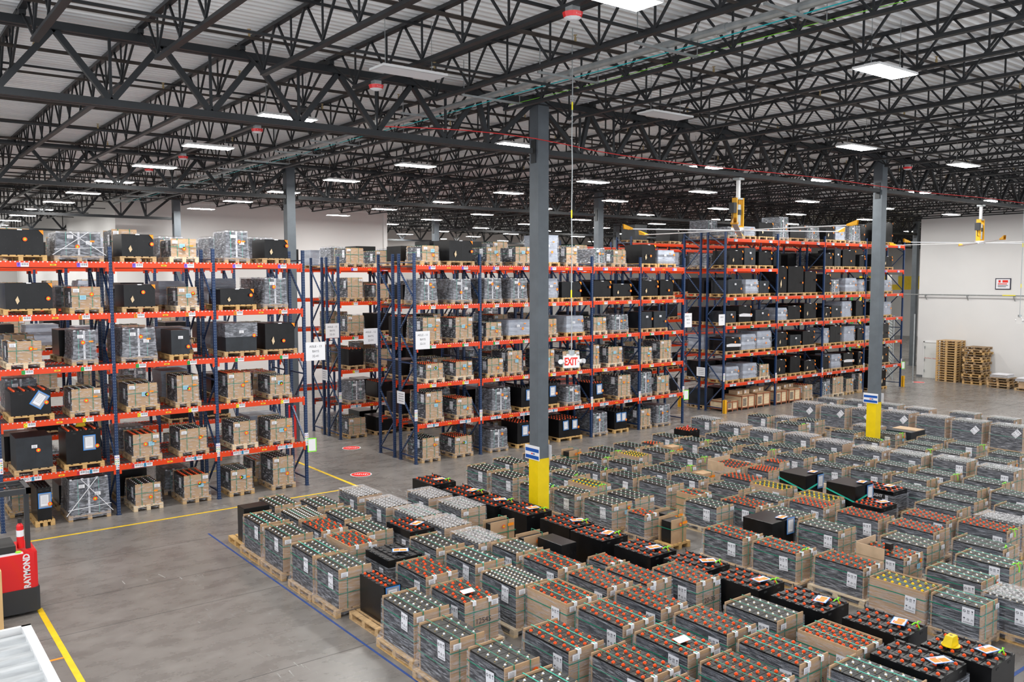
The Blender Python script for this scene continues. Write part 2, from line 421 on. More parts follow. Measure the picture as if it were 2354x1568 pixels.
def carton_crate(root, w, l, h, kind, rs, near=True, rack=False, pw=None, pl=None):
    "battery block between two board ends, strapped and filmed onto its pallet"
    pw = pw or w+.14; pl = pl or l+.16
    pm = rs.choice(['wood', 'wood_yellow', 'wood', 'wood_pale'])
    put(pallet_mesh(pw, pl, pm), 'pallet', root)
    t = .144+h; k = kind[0]
    cap = {'W': 'cap_white', 'O': 'cap_orange', 'Y': 'cap_yellow', 'F': 'cap_white'}[k]
    nx, ny = (4, 7) if k == 'O' else (4, 6)
    if kind == 'Wd': nx, ny = 6, 10
    elif kind == 'Od': nx, ny = 4, 10
    elif kind in ('Ws', 'Os', 'On'): nx, ny = (3, 4)
    elif k == 'Y': nx, ny = 3, 7
    elif k == 'F': nx, ny = 5, 8
    if w < .6 and nx == 4: nx = 3
    far = not near
    body = 'plastic_side'
    blk = put(block_mesh(w, l-.04, h, nx, ny, cap, far, body), 'cell_block', root)
    if near: caps(root, w, l-.04, t, nx, ny, cap, .04 if kind == 'Ws' else 0, rs)
    hp = h*(1.0 if kind != 'S' else 1)
    put(panel_mesh(w, hp), 'end_panel', root, (0, -l/2-.005, .144)); put(panel_mesh(w, hp), 'end_panel', root, (0, l/2+.005, .144))
    if kind == 'OC' or (k in 'OY' and rs.random() < .12) or (k == 'Y'):
        for x in (-w/2-.006, w/2+.006): put(side_mesh(l, h, 'carton_light' if kind == 'OC' else 'carton'), 'side_panel', root, (x, 0, .144))
    sm = rs.choice(['strap', 'strap_teal', 'strap']) if near else 'strap'
    if k != 'F' or rs.random() < .6:
        for x in ((-w*.26, w*.22) if w > .5 else (0,)): put(strap_mesh(w, l, h, sm), 'strap', root, (x, 0, 0))
    for z in ((.42, .78) if near else (.6,)): put(band_mesh(w, l, 'strap'), 'strap', root, (0, 0, .144+h*z))
    tf = 'film_top' if k == 'F' else None
    if kind not in ('On',):
        put(film_mesh(w, l, h-.03 if not tf else h+.01, pw, pl, rs.choice(['film_side', 'film_soft']) if not rack else 'film_silver', rs.choice([.12, .2, .3] if not rack else [.12, .3, .42]), rs.randint(0, 9), tf), 'stretch_film', root)
    X = -w/2-.034; Y = -l/2-.05
    if near or rack or rs.random() < .75:
        if l > .6 and h > .3:
            roll = rs.choice([0, 0, 0, .04, -.05]) if not kind.startswith('Ft') else .75
            stick(root, 'sheet', (X, rs.uniform(-l/2+.16, -l/2+.3), .144+h-rs.uniform(.16, .26)), 'x', 1.0 if h > .45 else .75, roll)
    stick(root, 'white', (rs.choice([-w/2+.09, w/2-.09]), Y, t-.06), 'y', 1.0)
    if near and k == 'O' and not rack:
        for x in (-w*.26, w*.22): put(cached('wc', lambda: MB().box(-.035, .035, -.03, .035, 0, .006, 'paper').box(-.035, .035, -.034, -.03, -.07, .006, 'paper').mesh('corner_guard')), 'corner_guard', root, (x, -l/2-.012, t+.031))
    return t
def steel_battery(root, w, l, h, rs, cap='cap_orange', nx=3, ny=6, near=True, z0=.144, topfilm=False, pouch=True, lime=True):
    t = z0+h
    def f():
        b = MB(); b.box(-w/2, w/2, -l/2, l/2, z0, t-.02, 'steel_black', 'plastic_black')
        for a in ((-w/2, -w/2+.012, -l/2, l/2), (w/2-.012, w/2, -l/2, l/2), (-w/2, w/2, -l/2, -l/2+.012), (-w/2, w/2, l/2-.012, l/2)): b.box(*a, t-.02, t+.005, 'steel_black')
        for x in (-w*.25, w*.25): b.box(x-.04, x+.04, -l/2-.004, -l/2, t-.07, t-.04, 'rubber')
        return b.mesh('steel_tray')
    put(cached(('st', round(w, 2), round(l, 2), round(h, 2), z0), f), 'steel_tray', root)
    def g():
        b = MB(); cx = w/nx; cy = l/ny
        for i in range(nx):
            for j in range(ny):
                x = -w/2+cx*i; y = -l/2+cy*j
                b.box(x+.006, x+cx-.006, y+.006, y+cy-.006, t-.02, t+.006, 'plastic_black')
                b.box(x+cx*.62, x+cx*.9, y+cy*.1, y+cy*.9, t+.006, t+.032, 'plastic_black', taper=.006)
                b.box(x+cx*.05, x+cx*.2, y+cy*.3, y+cy*.7, t+.006, t+.02, 'charcoal')
                if not near and cap: b.cyl(x+cx*.4, y+cy*.5, t+.006, t+.045, .03, cap, 6, .022)
        b.path([(w*.3, l/2-.06, t+.02), (w*.32, l/2-.03, t+.08), (w*.36, l/2-.02, t+.03)], .014, 'rubber')
        return b.mesh('cell_connector')
    put(cached(('cc', round(w, 2), round(l, 2), round(h, 2), z0, nx, ny, cap, near), g), 'cell_connector', root)
    if near and cap:
        me = cap_mesh(cap)
        for x, y in grid_pts(w, l, nx, ny, 'reg'): put(me, 'vent_cap', root, (x-w/nx*.1, y, t+.006))
    if pouch:
        stick(root, 'pouchO', (w*rs.uniform(.0, .12), -l*rs.uniform(.18, .3), t+.07), 'z', 1.05, rs.uniform(-.5, .5))
    if lime: ribbon(root, (w*.1, -l/2+.1, t+.07), 1, 'lime', rs.uniform(-.3, .3))
    return t
def plain_box(root, w, l, h, m, rs, z0=0, name='steel_case'):
    def f():
        b = MB(); e = .008
        b.box(-w/2, w/2, -l/2, l/2, z0, z0+h-e, m); b.box(-w/2, w/2, -l/2, l/2, z0+h-e, z0+h, m, taper=e)
        for x in (-w*.3, -w*.05, w*.2, w*.38):
            for z in (.25, .7): b.disc((x, -l/2-.0015, z0+h*z), (1, 0, 0), (0, 0, 1), .012, 'rubber', 6)
        b.box(w*.02, w*.024, -l/2-.002, -l/2, z0+.02, z0+h-.02, 'rubber')
        return b.mesh(name)
    put(f(), name, root)
def loose_pallet(loc, w, l, label, group=None, m='wood_yellow', style=0):
    o = put(pallet_mesh(w, l, m, style), 'wooden_pallet', None, loc)
    return tag(o, label, 'pallet', group)
def yellow_cone(root_loc, label):
    b = MB(); n = 14
    b.cyl(0, 0, 0, .012, .13, 'yellow_guard', n); k = []
    b.quad([(-.07, -.06, .15), (.07, -.06, .15), (.07, .05, .15), (-.07, .05, .15)], 'yellow_guard')
    base = [(-.115, -.06, .012), (.115, -.06, .012), (.10, .085, .012), (-.10, .085, .012)]
    top = [(-.07, -.06, .15), (.07, -.06, .15), (.07, .05, .15), (-.07, .05, .15)]
    for i in range(4): b.quad([base[i], base[(i+1) % 4], top[(i+1) % 4], top[i]], 'yellow_guard')
    b.cyl(0, 0, .15, .153, .022, 'wood_dark', 8)
    return tag(b.obj('stacking_cone', None, root_loc), label, 'cone')
# ---------------------------------------------------------------- floor, ceiling, walls
struct(MB().box(-6, 91, -8, 81, -.2, 0, 'concrete'), 'floor')
b = MB(); y = -2.0; x0, x1 = -6, 91; P = .2
while y < 80.5:    # trapezoidal roof deck, ribs along x
    prof = [(y, 10.71), (y+.04, 10.62), (y+.12, 10.62), (y+.16, 10.71), (y+P, 10.71)]
    for (a, za), (c, zc) in zip(prof, prof[1:]): b.quad([(x0, a, za), (x0, c, zc), (x1, c, zc), (x1, a, za)], 'deck_steel')
    y += P
b.box(x0, x1, -2, 80.6, 10.75, 10.8, 'deck_steel'); struct(b, 'ceiling')
struct(MB().box(52.8, 53.1, -8, 27, 0, 10.62, 'wall_white').box(52.785, 52.8, 26.62, 27, 0, .14, 'kick_grey').box(52.785, 52.8, -8, 25.35, 0, .14, 'kick_grey'), 'wall_right')
struct(MB().box(53.1, 90, 26.7, 27, 0, 10.62, 'wall_white'), 'wall_beyond')
struct(MB().box(10.8, 26.3, 47, 47.3, 0, 10.62, 'wall_white').box(26.15, 26.4, 46.9, 47.4, 0, 10.62, 'white_paint').box(10.8, 26.15, 46.96, 47, 10.15, 10.24, 'white_paint'), 'wall_back')
struct(MB().box(10.8, 11.1, 47.3, 80, 0, 10.62, 'wall_white'), 'wall_left')
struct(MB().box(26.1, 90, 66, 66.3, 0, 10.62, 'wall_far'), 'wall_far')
struct(MB().box(89, 89.3, 27, 66, 0, 10.62, 'wall_white'), 'wall_end')
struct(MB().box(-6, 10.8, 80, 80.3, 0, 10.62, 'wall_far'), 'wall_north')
d = struct(MB().box(52.74, 52.8, 25.45, 26.5, 0, 2.18, 'door_white').box(52.72, 52.8, 25.38, 25.45, 0, 2.25, 'white_paint').box(52.72, 52.8, 26.5, 26.57, 0, 2.25, 'white_paint').box(52.72, 52.8, 25.38, 26.57, 2.18, 2.25, 'white_paint')
  .text('Fire Door - Keep Closed', .1, (52.735, 25.97, 1.22), (0, -1, 0), (0, 0, 1), 'sign_red').box(52.7, 52.74, 26.46, 26.5, .35, .5, 'galv').box(52.7, 52.74, 26.46, 26.5, 1.05, 1.2, 'galv').box(52.7, 52.74, 26.46, 26.5, 1.8, 1.95, 'galv'), 'door_1')
MB().box(52.68, 52.74, 25.5, 25.6, .95, 1.05, 'galv').box(52.66, 52.69, 25.5, 25.68, .99, 1.02, 'galv').obj('door_handle', d)
struct(MB().box(-6.3, -6, 21, 80.3, 0, 10.62, 'wall_white'), 'wall_west_unseen')  # unseen wall, added to block world light and darken behind the left racks
struct(MB().box(53.1, 53.4, -8, 26.7, 0, .3, 'wall_white'), 'wall_east') if False else None
# floor markings, joints and scuffs
g = MB()
for x in (3.1, 6.9, 10.7, 14.5, 18.3, 22.1, 25.9): g.box(x*1.0-.006, x+.006, 0, 80, 0, .0015, 'joint')
for y in (16.27, 20.5, 12.75, 8.6, 24.7): g.box(-5, 52, y-.006, y+.006, 0, .0015, 'joint')
g = MB()
for y in (20.45, 18.05, 16.3, 12.73, 24.7, 29): g.box(-5, 52.7, y-.006, y+.006, 0, .0015, 'joint')
for x in (12.2, 28.4, 44.5): g.box(x-.006, x+.006, -6, 60, 0, .0015, 'joint')
struct(g, 'trim_1')
struct(MB().box(2.5, 2.6, 2, 17.95, 0, .003, 'line_yellow').box(1.8, 11.75, 22.72, 22.8, 0, .003, 'line_yellow').box(11.7, 11.8, 22.72, 27.3, 0, .003, 'line_yellow').box(4, 11.75, 27.5, 27.56, 0, .003, 'line_yellow'), 'trim_2')
struct(MB().box(6.63, 6.67, 8.5, 20.8, 0, .003, 'line_blue').box(11.3, 11.36, 19.3, 21.2, 0, .003, 'line_blue').box(12.9, 13.6, 6.9, 6.96, 0, .003, 'line_blue').box(14.0, 15.2, 5.5, 5.56, 0, .003, 'line_blue').box(2.0, 2.5, 15.3, 15.36, 0, .003, 'note_orange'), 'trim_3')
g = MB(); rs = random.Random(5)
for cx, cy, n, sp in ((5.4, 13.6, 16, .5), (5.3, 15.4, 10, .6), (5.2, 17.6, 5, .4), (11.9, 21.2, 26, .8), (5.2, 12.4, 10, .4), (12.9, 25.5, 8, .9), (4.6, 18.6, 4, .5)):
    for i in range(n):
        x = cx+rs.uniform(-sp, sp); y = cy+rs.uniform(-sp, sp); a = rs.choice([PI/2, PI/2+.15, PI/2-.1, 2.4]); q = rs.uniform(.05, .34); w = rs.choice([.005, .008, .02])
        dx, dy = math.cos(a)*q, math.sin(a)*q; px, py = -math.sin(a)*w, math.cos(a)*w
        g.quad([(x, y, .0022), (x+dx, y+dy, .0022), (x+dx+px, y+dy+py, .0022), (x+px*.6, y+py*.6, .0022)], 'scuff')
struct(g, 'trim_4')
for i, (x, y, lb) in enumerate(((12.57, 24.2, 'round red and white floor decal in the cross aisle, nearest the battery crates'), (14.3, 28.25, 'round red and white floor decal beside the middle rack end, farther one'), (50.0, 25.4, 'round red floor decal near the fire door by the right wall'))):
    g = MB(); g.disc((x, y, .003), (1, 0, 0), (0, 1, 0), .34, 'paper', 20); g.disc((x, y, .005), (1, 0, 0), (0, 1, 0), .31, 'sign_red', 20)
    
    for q in range(7): qx = x+(-.2+.066*q)*.79; qy = y-(-.2+.066*q)*.61; hh = .05+.03*(q % 3); g.quad([(qx-.61*hh, qy-.79*hh, .007), (qx-.61*hh+.02, qy-.79*hh-.015, .007), (qx+.61*hh+.03, qy+.79*hh-.02, .007), (qx+.61*hh, qy+.79*hh, .007)], 'foam_white')
    tag(g.obj('floor_decal'), lb, 'floor sign', 'round floor decals')
# ---------------------------------------------------------------- roof steel
b = MB(); L = 14.4
b.bar((0, .05, 10.56), (0, L-.05, 10.56), .11, 'steel_roof', h=.06); b.box(-.05, .05, .0, .2, 10.45, 10.55, 'steel_roof'); b.box(-.05, .05, L-.2, L, 10.45, 10.55, 'steel_roof')
b.bar((0, 1.15, 9.83), (0, L-1.15, 9.83), .11, 'steel_roof', h=.055)
y = 1.2; n = 10; st = (L-2.4)/n
b.bar((0, .1, 10.5), (0, 1.2, 9.85), .035, 'steel_roof'); b.bar((0, L-.1, 10.5), (0, L-1.2, 9.85), .035, 'steel_roof')
for i in range(n+1):
    yy = 1.2+i*st
    b.bar((0, yy, 9.84), (0, yy, 10.55), .028, 'steel_roof')
    for s in (-1, 1):
        if 0 <= i+s*.5 <= n or True: b.bar((.02*s, yy, 9.84), (.02*s, yy+s*st*.5, 10.55), .034, 'steel_roof')
joist = b.mesh('roof_joist')
JX = [13.2-1.8*k for k in range(7, 0, -1)]+[13.2+1.722*k for k in range(0, 46)]
for gi, gy in enumerate((1.8, 16.2, 30.6, 45, 59.4)):
    for x in JX:
        if gy < 16 and x > 42: continue
        if gy == 16.2 and x > 54.6: continue
        if gy > 44 and 11 < x < 26: continue
        if gy > 59 and x > 26: continue
        sdup(joist, 'roof_joist', (x, gy, 0))
def girder_mesh(L):
    b = MB(); m = 'steel_dark'
    for s in (-.075, .075): b.bar((.1, s, 10.38), (L-.1, s, 10.38), .11, m, h=.13); b.bar((.2, s, 9.22), (L-.2, s, 9.22), .11, m, h=.12)
    n = 9; st = L/n; nodes = [st*.82]+[st*(k+.5) for k in range(1, n-1)]+[L-st*.82]
    tops = [.12]+[st*k for k in range(1, n)]+[L-.12]
    for i, x in enumerate(nodes):
        b.bar((x, 0, 9.25), (tops[i], 0, 10.35), .10, m); b.bar((x, 0, 9.25), (tops[i+1], 0, 10.35), .10, m)
        b.bar((x, 0, 9.25), (x, 0, 10.35), .045, m)
        for s in (-1, 1):   # braces out to the joists
            pass
    return b.mesh('roof_girder')
GX = [-2.3, 13.2, 28.7, 44.2, 59.7, 75.2, 90.7]; g0 = girder_mesh(15.5)
for gy in (16.2, 30.6, 45, 59.4):
    for x in GX[:-1]:
        if gy < 20 and x > 50: continue
        if gy > 44 and x == 13.2: continue
        sdup(g0, 'roof_girder', (x, gy, 0))
# bridging angles and sprinkler branch lines across the joists
bm = MB().bar((0, 0, 0), (58, 0, 0), .04, 'steel_roof').mesh('roof_bridging')
for y in (5.6, 9.2, 12.8, 20, 23.4, 27, 34.4, 38, 41.6, 49, 53, 57):
    for z in (9.88, 10.5): sdup(bm, 'roof_bridging', (-4, y, z))
k = 0
for i, y in enumerate((8.1, 11.1, 14.1, 17.0, 19.0, 22.0, 25.0, 28.0, 32.5, 35.5, 38.2, 41.5, 44, 48)):
    t = thing('sprinkler_pipe', f'dark sprinkler pipe across the joists, {ORD[i]} line counting away from the camera', 'pipe', (0, y, 10.16), 0, 'sprinkler lines under the roof')
    MB().bar((-4, 0, 0), (54, 0, 0), .065 if i % 2 else .05, 'pipe_dark', n=8).obj('pipe_run', t)
    if i < 8:
        hm = cached('sh', lambda: MB().cyl(0, 0, -.03, .06, .022, 'brass', 6).cyl(0, 0, .06, .1, .012, 'brass', 6).cyl(0, 0, .1, .106, .035, 'brass', 8).mesh('sprinkler_head'))
        for q in range(10): put(hm, 'sprinkler_head', t, (1.8+3.6*q+(.9 if i % 2 else 0), 0, .03))
# ---------------------------------------------------------------- columns
def column(x, y, label, guard=True, sign=False):
    t = thing('steel_column', label, 'column', (x, y, 0), 0, 'grey steel roof columns'); w = .165
    MB().box(-w, w, -w, w, 0, 10.42, 'steel_grey').box(-.26, .26, -.26, .26, 0, .025, 'steel_grey').box(-.24, .24, -.2, .2, 10.30, 10.33, 'steel_dark').obj('shaft', t)
    MB().box(w, w+.02, -.09, .09, 8.95, 9.5, 'steel_dark').box(-w-.02, -w, -.09, .09, 8.95, 9.5, 'steel_dark').obj('girder_plate', t)
    if guard: MB().box(-w-.012, w+.012, -w-.012, w+.012, .03, 1.78, 'yellow_guard').obj('yellow_guard', t)
    if sign:
        for s in (-1, 1):
            X = s*(w+.03); b = MB(); f = X+s*.004
            b.box(min(X, X-s*.01), max(X, X-s*.01), -.25, .30, 1.75, 2.10, 'paper')
            for z in (1.775, 1.945): b.quad([(f, -.23, z), (f, .28, z), (f, .28, z+.085), (f, -.23, z+.085)], 'sign_blue')
            b.quad([(f, .0, 1.885), (f, .06, 1.885), (f, .06, 1.915), (f, .0, 1.915)], 'sign_red').quad([(f, -.08, 1.885), (f, -.01, 1.885), (f, -.01, 1.915), (f, -.08, 1.915)], 'sign_blue'); b.obj('bay_sign', t)
    return t
column(13.3, 16.2, 'grey steel column with yellow base guard standing amid the battery crates, centre', sign=True)
column(28.75, 16.2, 'grey steel column with yellow guard on the right side of the battery crates', sign=True)
column(13.1, 30.6, 'grey steel column behind the right end of the left rack', False)
tag(MB().box(12.6, 12.9, 29.9, 30.2, 0, 1.5, 'red_paint').box(12.62, 12.88, 29.89, 29.9, .2, 1.3, 'sign_red').obj('fire_cabinet'), 'red cabinet at the column behind the left rack end', 'cabinet')
column(28.85, 30.6, 'grey steel column behind the middle rack, seen over its top', False)
column(59.2, 30.6, 'grey steel column beyond the right rack near the wire cage', False)
column(-2.3, 30.6, 'grey steel column beyond the left edge', False) if False else None
column(13.2, 44.9, 'dark steel column in front of the white back wall at left', False)
column(28.7, 45, 'far steel column right of the white back wall', False)
column(44.2, 45, 'far steel column behind the middle rack, deep in the hall', False)
column(44.2, 30.8, 'steel column rising behind the right rack', False) if False else None
# ---------------------------------------------------------------- lights
def light_meshes():
    h = MB().box(-.62, .62, -.24, .24, .012, .05, 'white_paint').box(-.5, .5, -.1, .1, .05, .09, 'white_paint')
    h.bar((-.45, 0, .09), (-.45, 0, .95), .008, 'galv').bar((.45, 0, .09), (.45, 0, .95), .008, 'galv')
    d = MB().quad([(-.60, -.22, .008), (-.60, .22, .008), (.60, .22, .008), (.60, -.22, .008)], 'light_panel')
    o = MB().quad([(-.60, -.22, .008), (-.60, .22, .008), (.60, .22, .008), (.60, -.22, .008)], 'paper')
    return h.mesh('housing'), d.mesh('diffuser'), o.mesh('diffuser')
lh, ld, lo = light_meshes()
LX = [1.0, 7.6, 13.9, 21.3, 27.3, 34.5, 41, 48]; LY = [7.8, 12.7, 17.8, 22.9, 27.9, 33, 38.1, 43.2, 48.3, 53.4, 58.5, 63.6, 70, 76]
for i, x in enumerate(LX):
    for j, y in enumerate(LY):
        if y > 46 and 9 < x < 27: continue
        if y > 64 and x > 10: continue
        if y < 12 and x > 22: continue
        if y < 17 and x > 42: continue
        off = (j == 1 and i in (1, 2))
        lb = f'{"unlit" if off else "lit"} white panel light, {ORD[j]} back in {ORD[i]} line from the left under the roof'
        t = thing('ceiling_light', lb, 'ceiling light', (x, y, 9.62), 0, 'panel lights hung under the roof')
        put(lh, 'housing', t); put(lo if off else ld, 'diffuser', t)
for x, y in ((56, 33), (63, 33), (70, 33), (56, 40), (64, 40), (72, 40), (56, 50), (66, 50), (78, 44), (56, 60), (70, 60)):
    t = thing('ceiling_light', 'far lit panel light in the hall beyond the right rack', 'ceiling light', (x, y, 9.62), 0, 'far panel lights beyond the right rack'); put(lh, 'housing', t); put(ld, 'diffuser', t)
# ---------------------------------------------------------------- services under the roof
t = thing('conduit_pipe', 'large galvanized pipe running away under the roof, carried on cross struts', 'pipe', (10.65, 0, 9.96))
MB().bar((0, -1, 0), (0, 46.5, 0), .125, 'galv', n=10).obj('pipe_run', t)
cp = cached('cpl', lambda: MB().bar((0, -.09, 0), (0, .09, 0), .16, 'galv', n=10).mesh('coupling'))
sm = cached('strut', lambda: MB().box(-.75, .8, -.02, .02, -.11, -.07, 'galv').bar((-.7, 0, -.09), (-.7, 0, .6), .012, 'galv').bar((.72, 0, -.09), (.72, 0, .6), .012, 'galv').mesh('cross_strut'))
for i in range(17): put(sm, 'cross_strut', t, (0, 4.9+2.4*i, 0))
for i in range(7): put(cp, 'coupling', t, (0, 8.6+5.5*i, 0))
for dx, c, lb in ((.16, 'cyan_cable', 'thin turquoise cable lying along the galvanized roof pipe'), (.28, 'rubber', 'thin black cable lying along the galvanized roof pipe')):
    g = MB(); pts = [(10.65+dx+.03*math.sin(i*1.3), .4*0+1.6*i, 9.90) for i in range(29)]; g.path(pts, .014, c); tag(g.obj('cable'), lb, 'cable')
g = MB(); pts = [(9.0+1.0*i, 16.02 if i != 4 else 16.0, 9.36+.10*math.sin(i*.5)*(.3 if i > 6 else 1.5)) for i in range(34)]; g.path(pts, .018, 'red_cable'); tag(g.obj('cable'), 'red wire strung along the bottom of the central roof girder', 'cable')
g = MB(); pts = [(11.45+.05*math.sin(i), 2+1.3*i, 9.92) for i in range(11)]; g.path(pts, .008, 'lime'); tag(g.obj('cable'), 'thin green wire along a joist right of the roof pipe', 'cable')
for i, (x, y) in enumerate(((7.8, 8.8), (7.8, 14.2), (7.8, 20.0), (7.8, 25.7), (7.8, 29.3), (26.98, 14.3))):
    t = thing('fire_strobe', f'red and white fire strobe under a roof joist, {ORD[i]} away from the camera', 'alarm', (x, y, 9.68), 0, 'fire strobes under the joists')
    MB().box(-.07, .07, -.07, .07, .06, .125, 'galv').cyl(0, 0, .045, .06, .1, 'white_paint', 12).obj('base', t)
    MB().cyl(0, 0, -.02, .045, .12, 'red_paint', 14, .14).cyl(0, 0, -.05, -.02, .05, 'paper', 10, .12).text('FIRE', .05, (0, -.125, .015), (1, 0, 0), (0, 0, 1), 'paper').obj('strobe_body', t)
# ---------------------------------------------------------------- hanging exit signs
def exit_sign(x, y, z, rz, top, label):
    t = thing('exit_sign', label, 'exit sign', (x, y, z), rz, 'hanging exit signs')
    MB().box(-.155, .155, -.02, .02, -.11, .11, 'white_paint').obj('housing', t)
    MB().box(-.148, .148, -.024, -.02, -.103, .103, 'exit_face').text('EXIT', .19, (-.02, -.0255, 0), (1, 0, 0), (0, 0, 1), 'sign_red', .66, .008).text('>', .08, (.125, -.0255, 0), (1, 0, 0), (0, 0, 1), 'sign_red').obj('exit_panel', t)
    MB().cyl(0, 0, .14, .21, .06, 'galv', 12).box(-.09, .09, -.02, .02, .11, .14, 'white_paint').obj('junction_box', t)
    for s in (-1, 1):
        MB().bar((s*.155, 0, 0), (s*.215, -.02, .01), .08, 'white_paint', n=10).bar((s*.215, -.02, .01), (s*.235, -.055, .01), .09, 'alu', n=10).obj('lamp_head', t)
    g = MB(); n = 12; pts = [(.006*math.sin(i*2.1), 0, .21+(top-z-.21)*i/n) for i in range(n+1)]; g.path(pts, .014, 'galv')
    for i in (2, 5, 9): g.bar(pts[i], (pts[i][0], 0, pts[i][2]+.14), .02, 'tag_yellow')
    g.obj('hanging_conduit', t)
exit_sign(10.36, 11.69, 4.68, -.32, 10.63, 'EXIT sign with twin lamp heads hanging on a long thin conduit, left of centre')
exit_sign(33.0, 13.2, 4.66, 1.0, 10.63, 'small EXIT sign hanging edge-on at the right edge before the white wall')
# ---------------------------------------------------------------- ceiling fans
def fan(x, y, label):
    t = thing('ceiling_fan', label, 'fan', (x, y, 7.6), 0, 'large ceiling fans')
    MB().bar((0, 0, .95), (0, 0, 1.5), .09, 'alu').box(-.12, .12, -.12, .12, 1.47, 1.53, 'galv').bar((.0, 0, 1.5), (.14, 0, 1.58), .03, 'galv').obj('downrod', t)
    b = MB(); b.box(-.17, -.13, -.09, .09, .12, .95, 'protector').box(.13, .17, -.09, .09, .12, .95, 'protector').box(-.17, .17, -.09, .09, .08, .12, 'protector'); b.box(-.12, .12, -.08, .08, .9, .95, 'galv'); b.obj('motor_frame', t)
    MB().cyl(0, 0, .14, .75, .085, 'galv', 12).cyl(0, 0, .45, .6, .1, 'charcoal', 12).obj('motor', t)
    MB().box(-.32, -.18, -.1, .08, .5, .8, 'charcoal').path([(-.24, 0, .5), (-.24, 0, .3), (-.14, 0, .25)], .02, 'rubber').obj('control_box', t)
    MB().cyl(0, 0, -.03, .08, .19, 'alu', 16).obj('hub', t)
    bl = cached('blade', lambda: MB().box(.17, 3.35, -.075, .075, -.012, .012, 'alu').mesh('blade'))
    wl = cached('wing', lambda: MB().box(3.35, 3.42, -.1, .1, -.02, .03, 'protector').quad([(3.35, -.09, .03), (3.62, -.02, .14), (3.62, .06, .14), (3.35, .09, .03)], 'protector').quad([(3.35, .09, .03), (3.62, .06, .14), (3.60, .06, .0), (3.35, .09, -.02)], 'protector').quad([(3.35, -.09, -.02), (3.6, -.02, .0), (3.62, -.02, .14), (3.35, -.09, .03)], 'protector').mesh('winglet'))
    for k in range(6):
        a = math.radians(14-37.6+60*k); q = put(bl, 'blade', t, (0, 0, 0), a); put(wl, 'winglet', q)
fan(20.9, 16.2, 'large six-blade ceiling fan with yellow tips hanging before the right rack')
fan(36.45, 16.2, 'large six-blade ceiling fan with yellow tips hanging before the white wall')
# ---------------------------------------------------------------- pallet racks
ZL = [0.0, 1.34, 2.69, 4.0, 5.32, 6.64, 8.0]
def frame_mesh(H, D=1.08):
    def f():
        b = MB()
        for y in (0, D-.075):
            b.box(-.042, .042, y, y+.075, .01, H, 'rack_blue'); b.box(-.058, .058, y-.03, y+.105, 0, .012, 'rack_blue')
        z = .22; k = 0
        while z+.6 < H:
            b.bar((0, .07, z), (0, D-.08, z), .04, 'rack_blue') if k % 3 == 0 else None
            a, c = ((.07, D-.08) if k % 2 else (D-.08, .07)); b.bar((0, a, z+.05), (0, c, z+1.0 if z+1.0 < H else H-.1), .045, 'rack_blue'); z += 1.05; k += 1
        b.bar((0, .07, H-.3), (0, D-.08, H-.3), .035, 'rack_blue')
        return b.mesh('upright_frame')
    return cached(('fr', H), f)
def beam_mesh(bw):
    def f():
        b = MB(); x0, x1 = .045, bw-.045
        b.box(x0, x1, 0, .045, -.15, -.035, 'rack_orange').box(x0, x1, .012, .045, -.035, 0, 'rack_orange')
        for x in (x0, x1-.05): b.box(x, x+.05, -.006, .05, -.25, -.001, 'rack_orange')
        for i in range(int(bw/.1)): b.box(x0+.04+i*.1, x0+.07+i*.1, .004, .012, -.03, -.004, 'alu')
        return b.mesh('shelf_beam')
    return cached(('bm', bw), f)
def deck_mesh(bw, D=1.08):
    def f():
        b = MB()
        for i in range(int((bw-.14)/.1)): x = .09+i*.1; b.box(x, x+.008, .02, D-.02, -.02, -.012, 'deck_wire')
        for y in (.1, .3, .5, .7, .9): b.box(.06, bw-.06, y, y+.01, -.028, -.02, 'deck_wire')
        for y in (.25, .6, .95): b.box(.06, bw-.06, y, y+.03, -.07, -.03, 'deck_wire')
        return b.mesh('wire_deck')
    return cached(('dk', bw), f)
LETTER = {2: ('C', 'tag_yellow'), 3: ('D', 'tag_green'), 4: ('E', 'tag_orange'), 5: ('F', 'tag_purple'), 6: ('G', 'tag_blue')}
def loc_mesh(lv, num=0):
    def f():
        b = MB(); Y = -.008
        R = lambda x0, x1, z0, z1, m, e=0: b.quad([(x0, Y-e, z0), (x1, Y-e, z0), (x1, Y-e, z1), (x0, Y-e, z1)], m)
        if lv > 1:
            c, m = LETTER[lv]; R(-.13, .13, -.05, .05, 'paper'); R(-.13, -.05, -.05, .05, m, .001)
            b.text(c, .1, (-.09, Y-.003, 0), (1, 0, 0), (0, 0, 1), 'ink')
            for i in range(9): R(-.035+i*.017, -.035+i*.017+(.009 if i % 3 else .005), -.015, .04, 'ink', .001)
        else:
            R(-.26, .26, -.05, .05, 'paper'); R(-.26, -.2, -.05, .05, 'tag_red', .001); R(.035, .10, -.05, .05, 'tag_blue', .001)
            b.text('A', .09, (-.23, Y-.003, 0), (1, 0, 0), (0, 0, 1), 'ink'); b.text('B', .09, (.067, Y-.003, 0), (1, 0, 0), (0, 0, 1), 'ink')
            b.text(str(num), .095, (-.018, Y-.003, 0), (1, 0, 0), (0, 0, 1), 'ink')
            for x0 in (-.185, .115):
                for i in range(8): R(x0+i*.016, x0+i*.016+(.009 if i % 3 else .005), -.015, .04, 'ink', .001)
        return b.mesh('location_label')
    return cached(('lc', lv, num), f)
capl = cached('capl', lambda: MB().quad([(-.07, -.008, -.02), (.07, -.008, -.02), (.07, -.008, .02), (-.07, -.008, .02)], 'tag_cap').quad([(-.04, -.010, -.006), (.03, -.010, -.006), (.03, -.010, .006), (-.04, -.010, .006)], 'ink').mesh('capacity_label'))
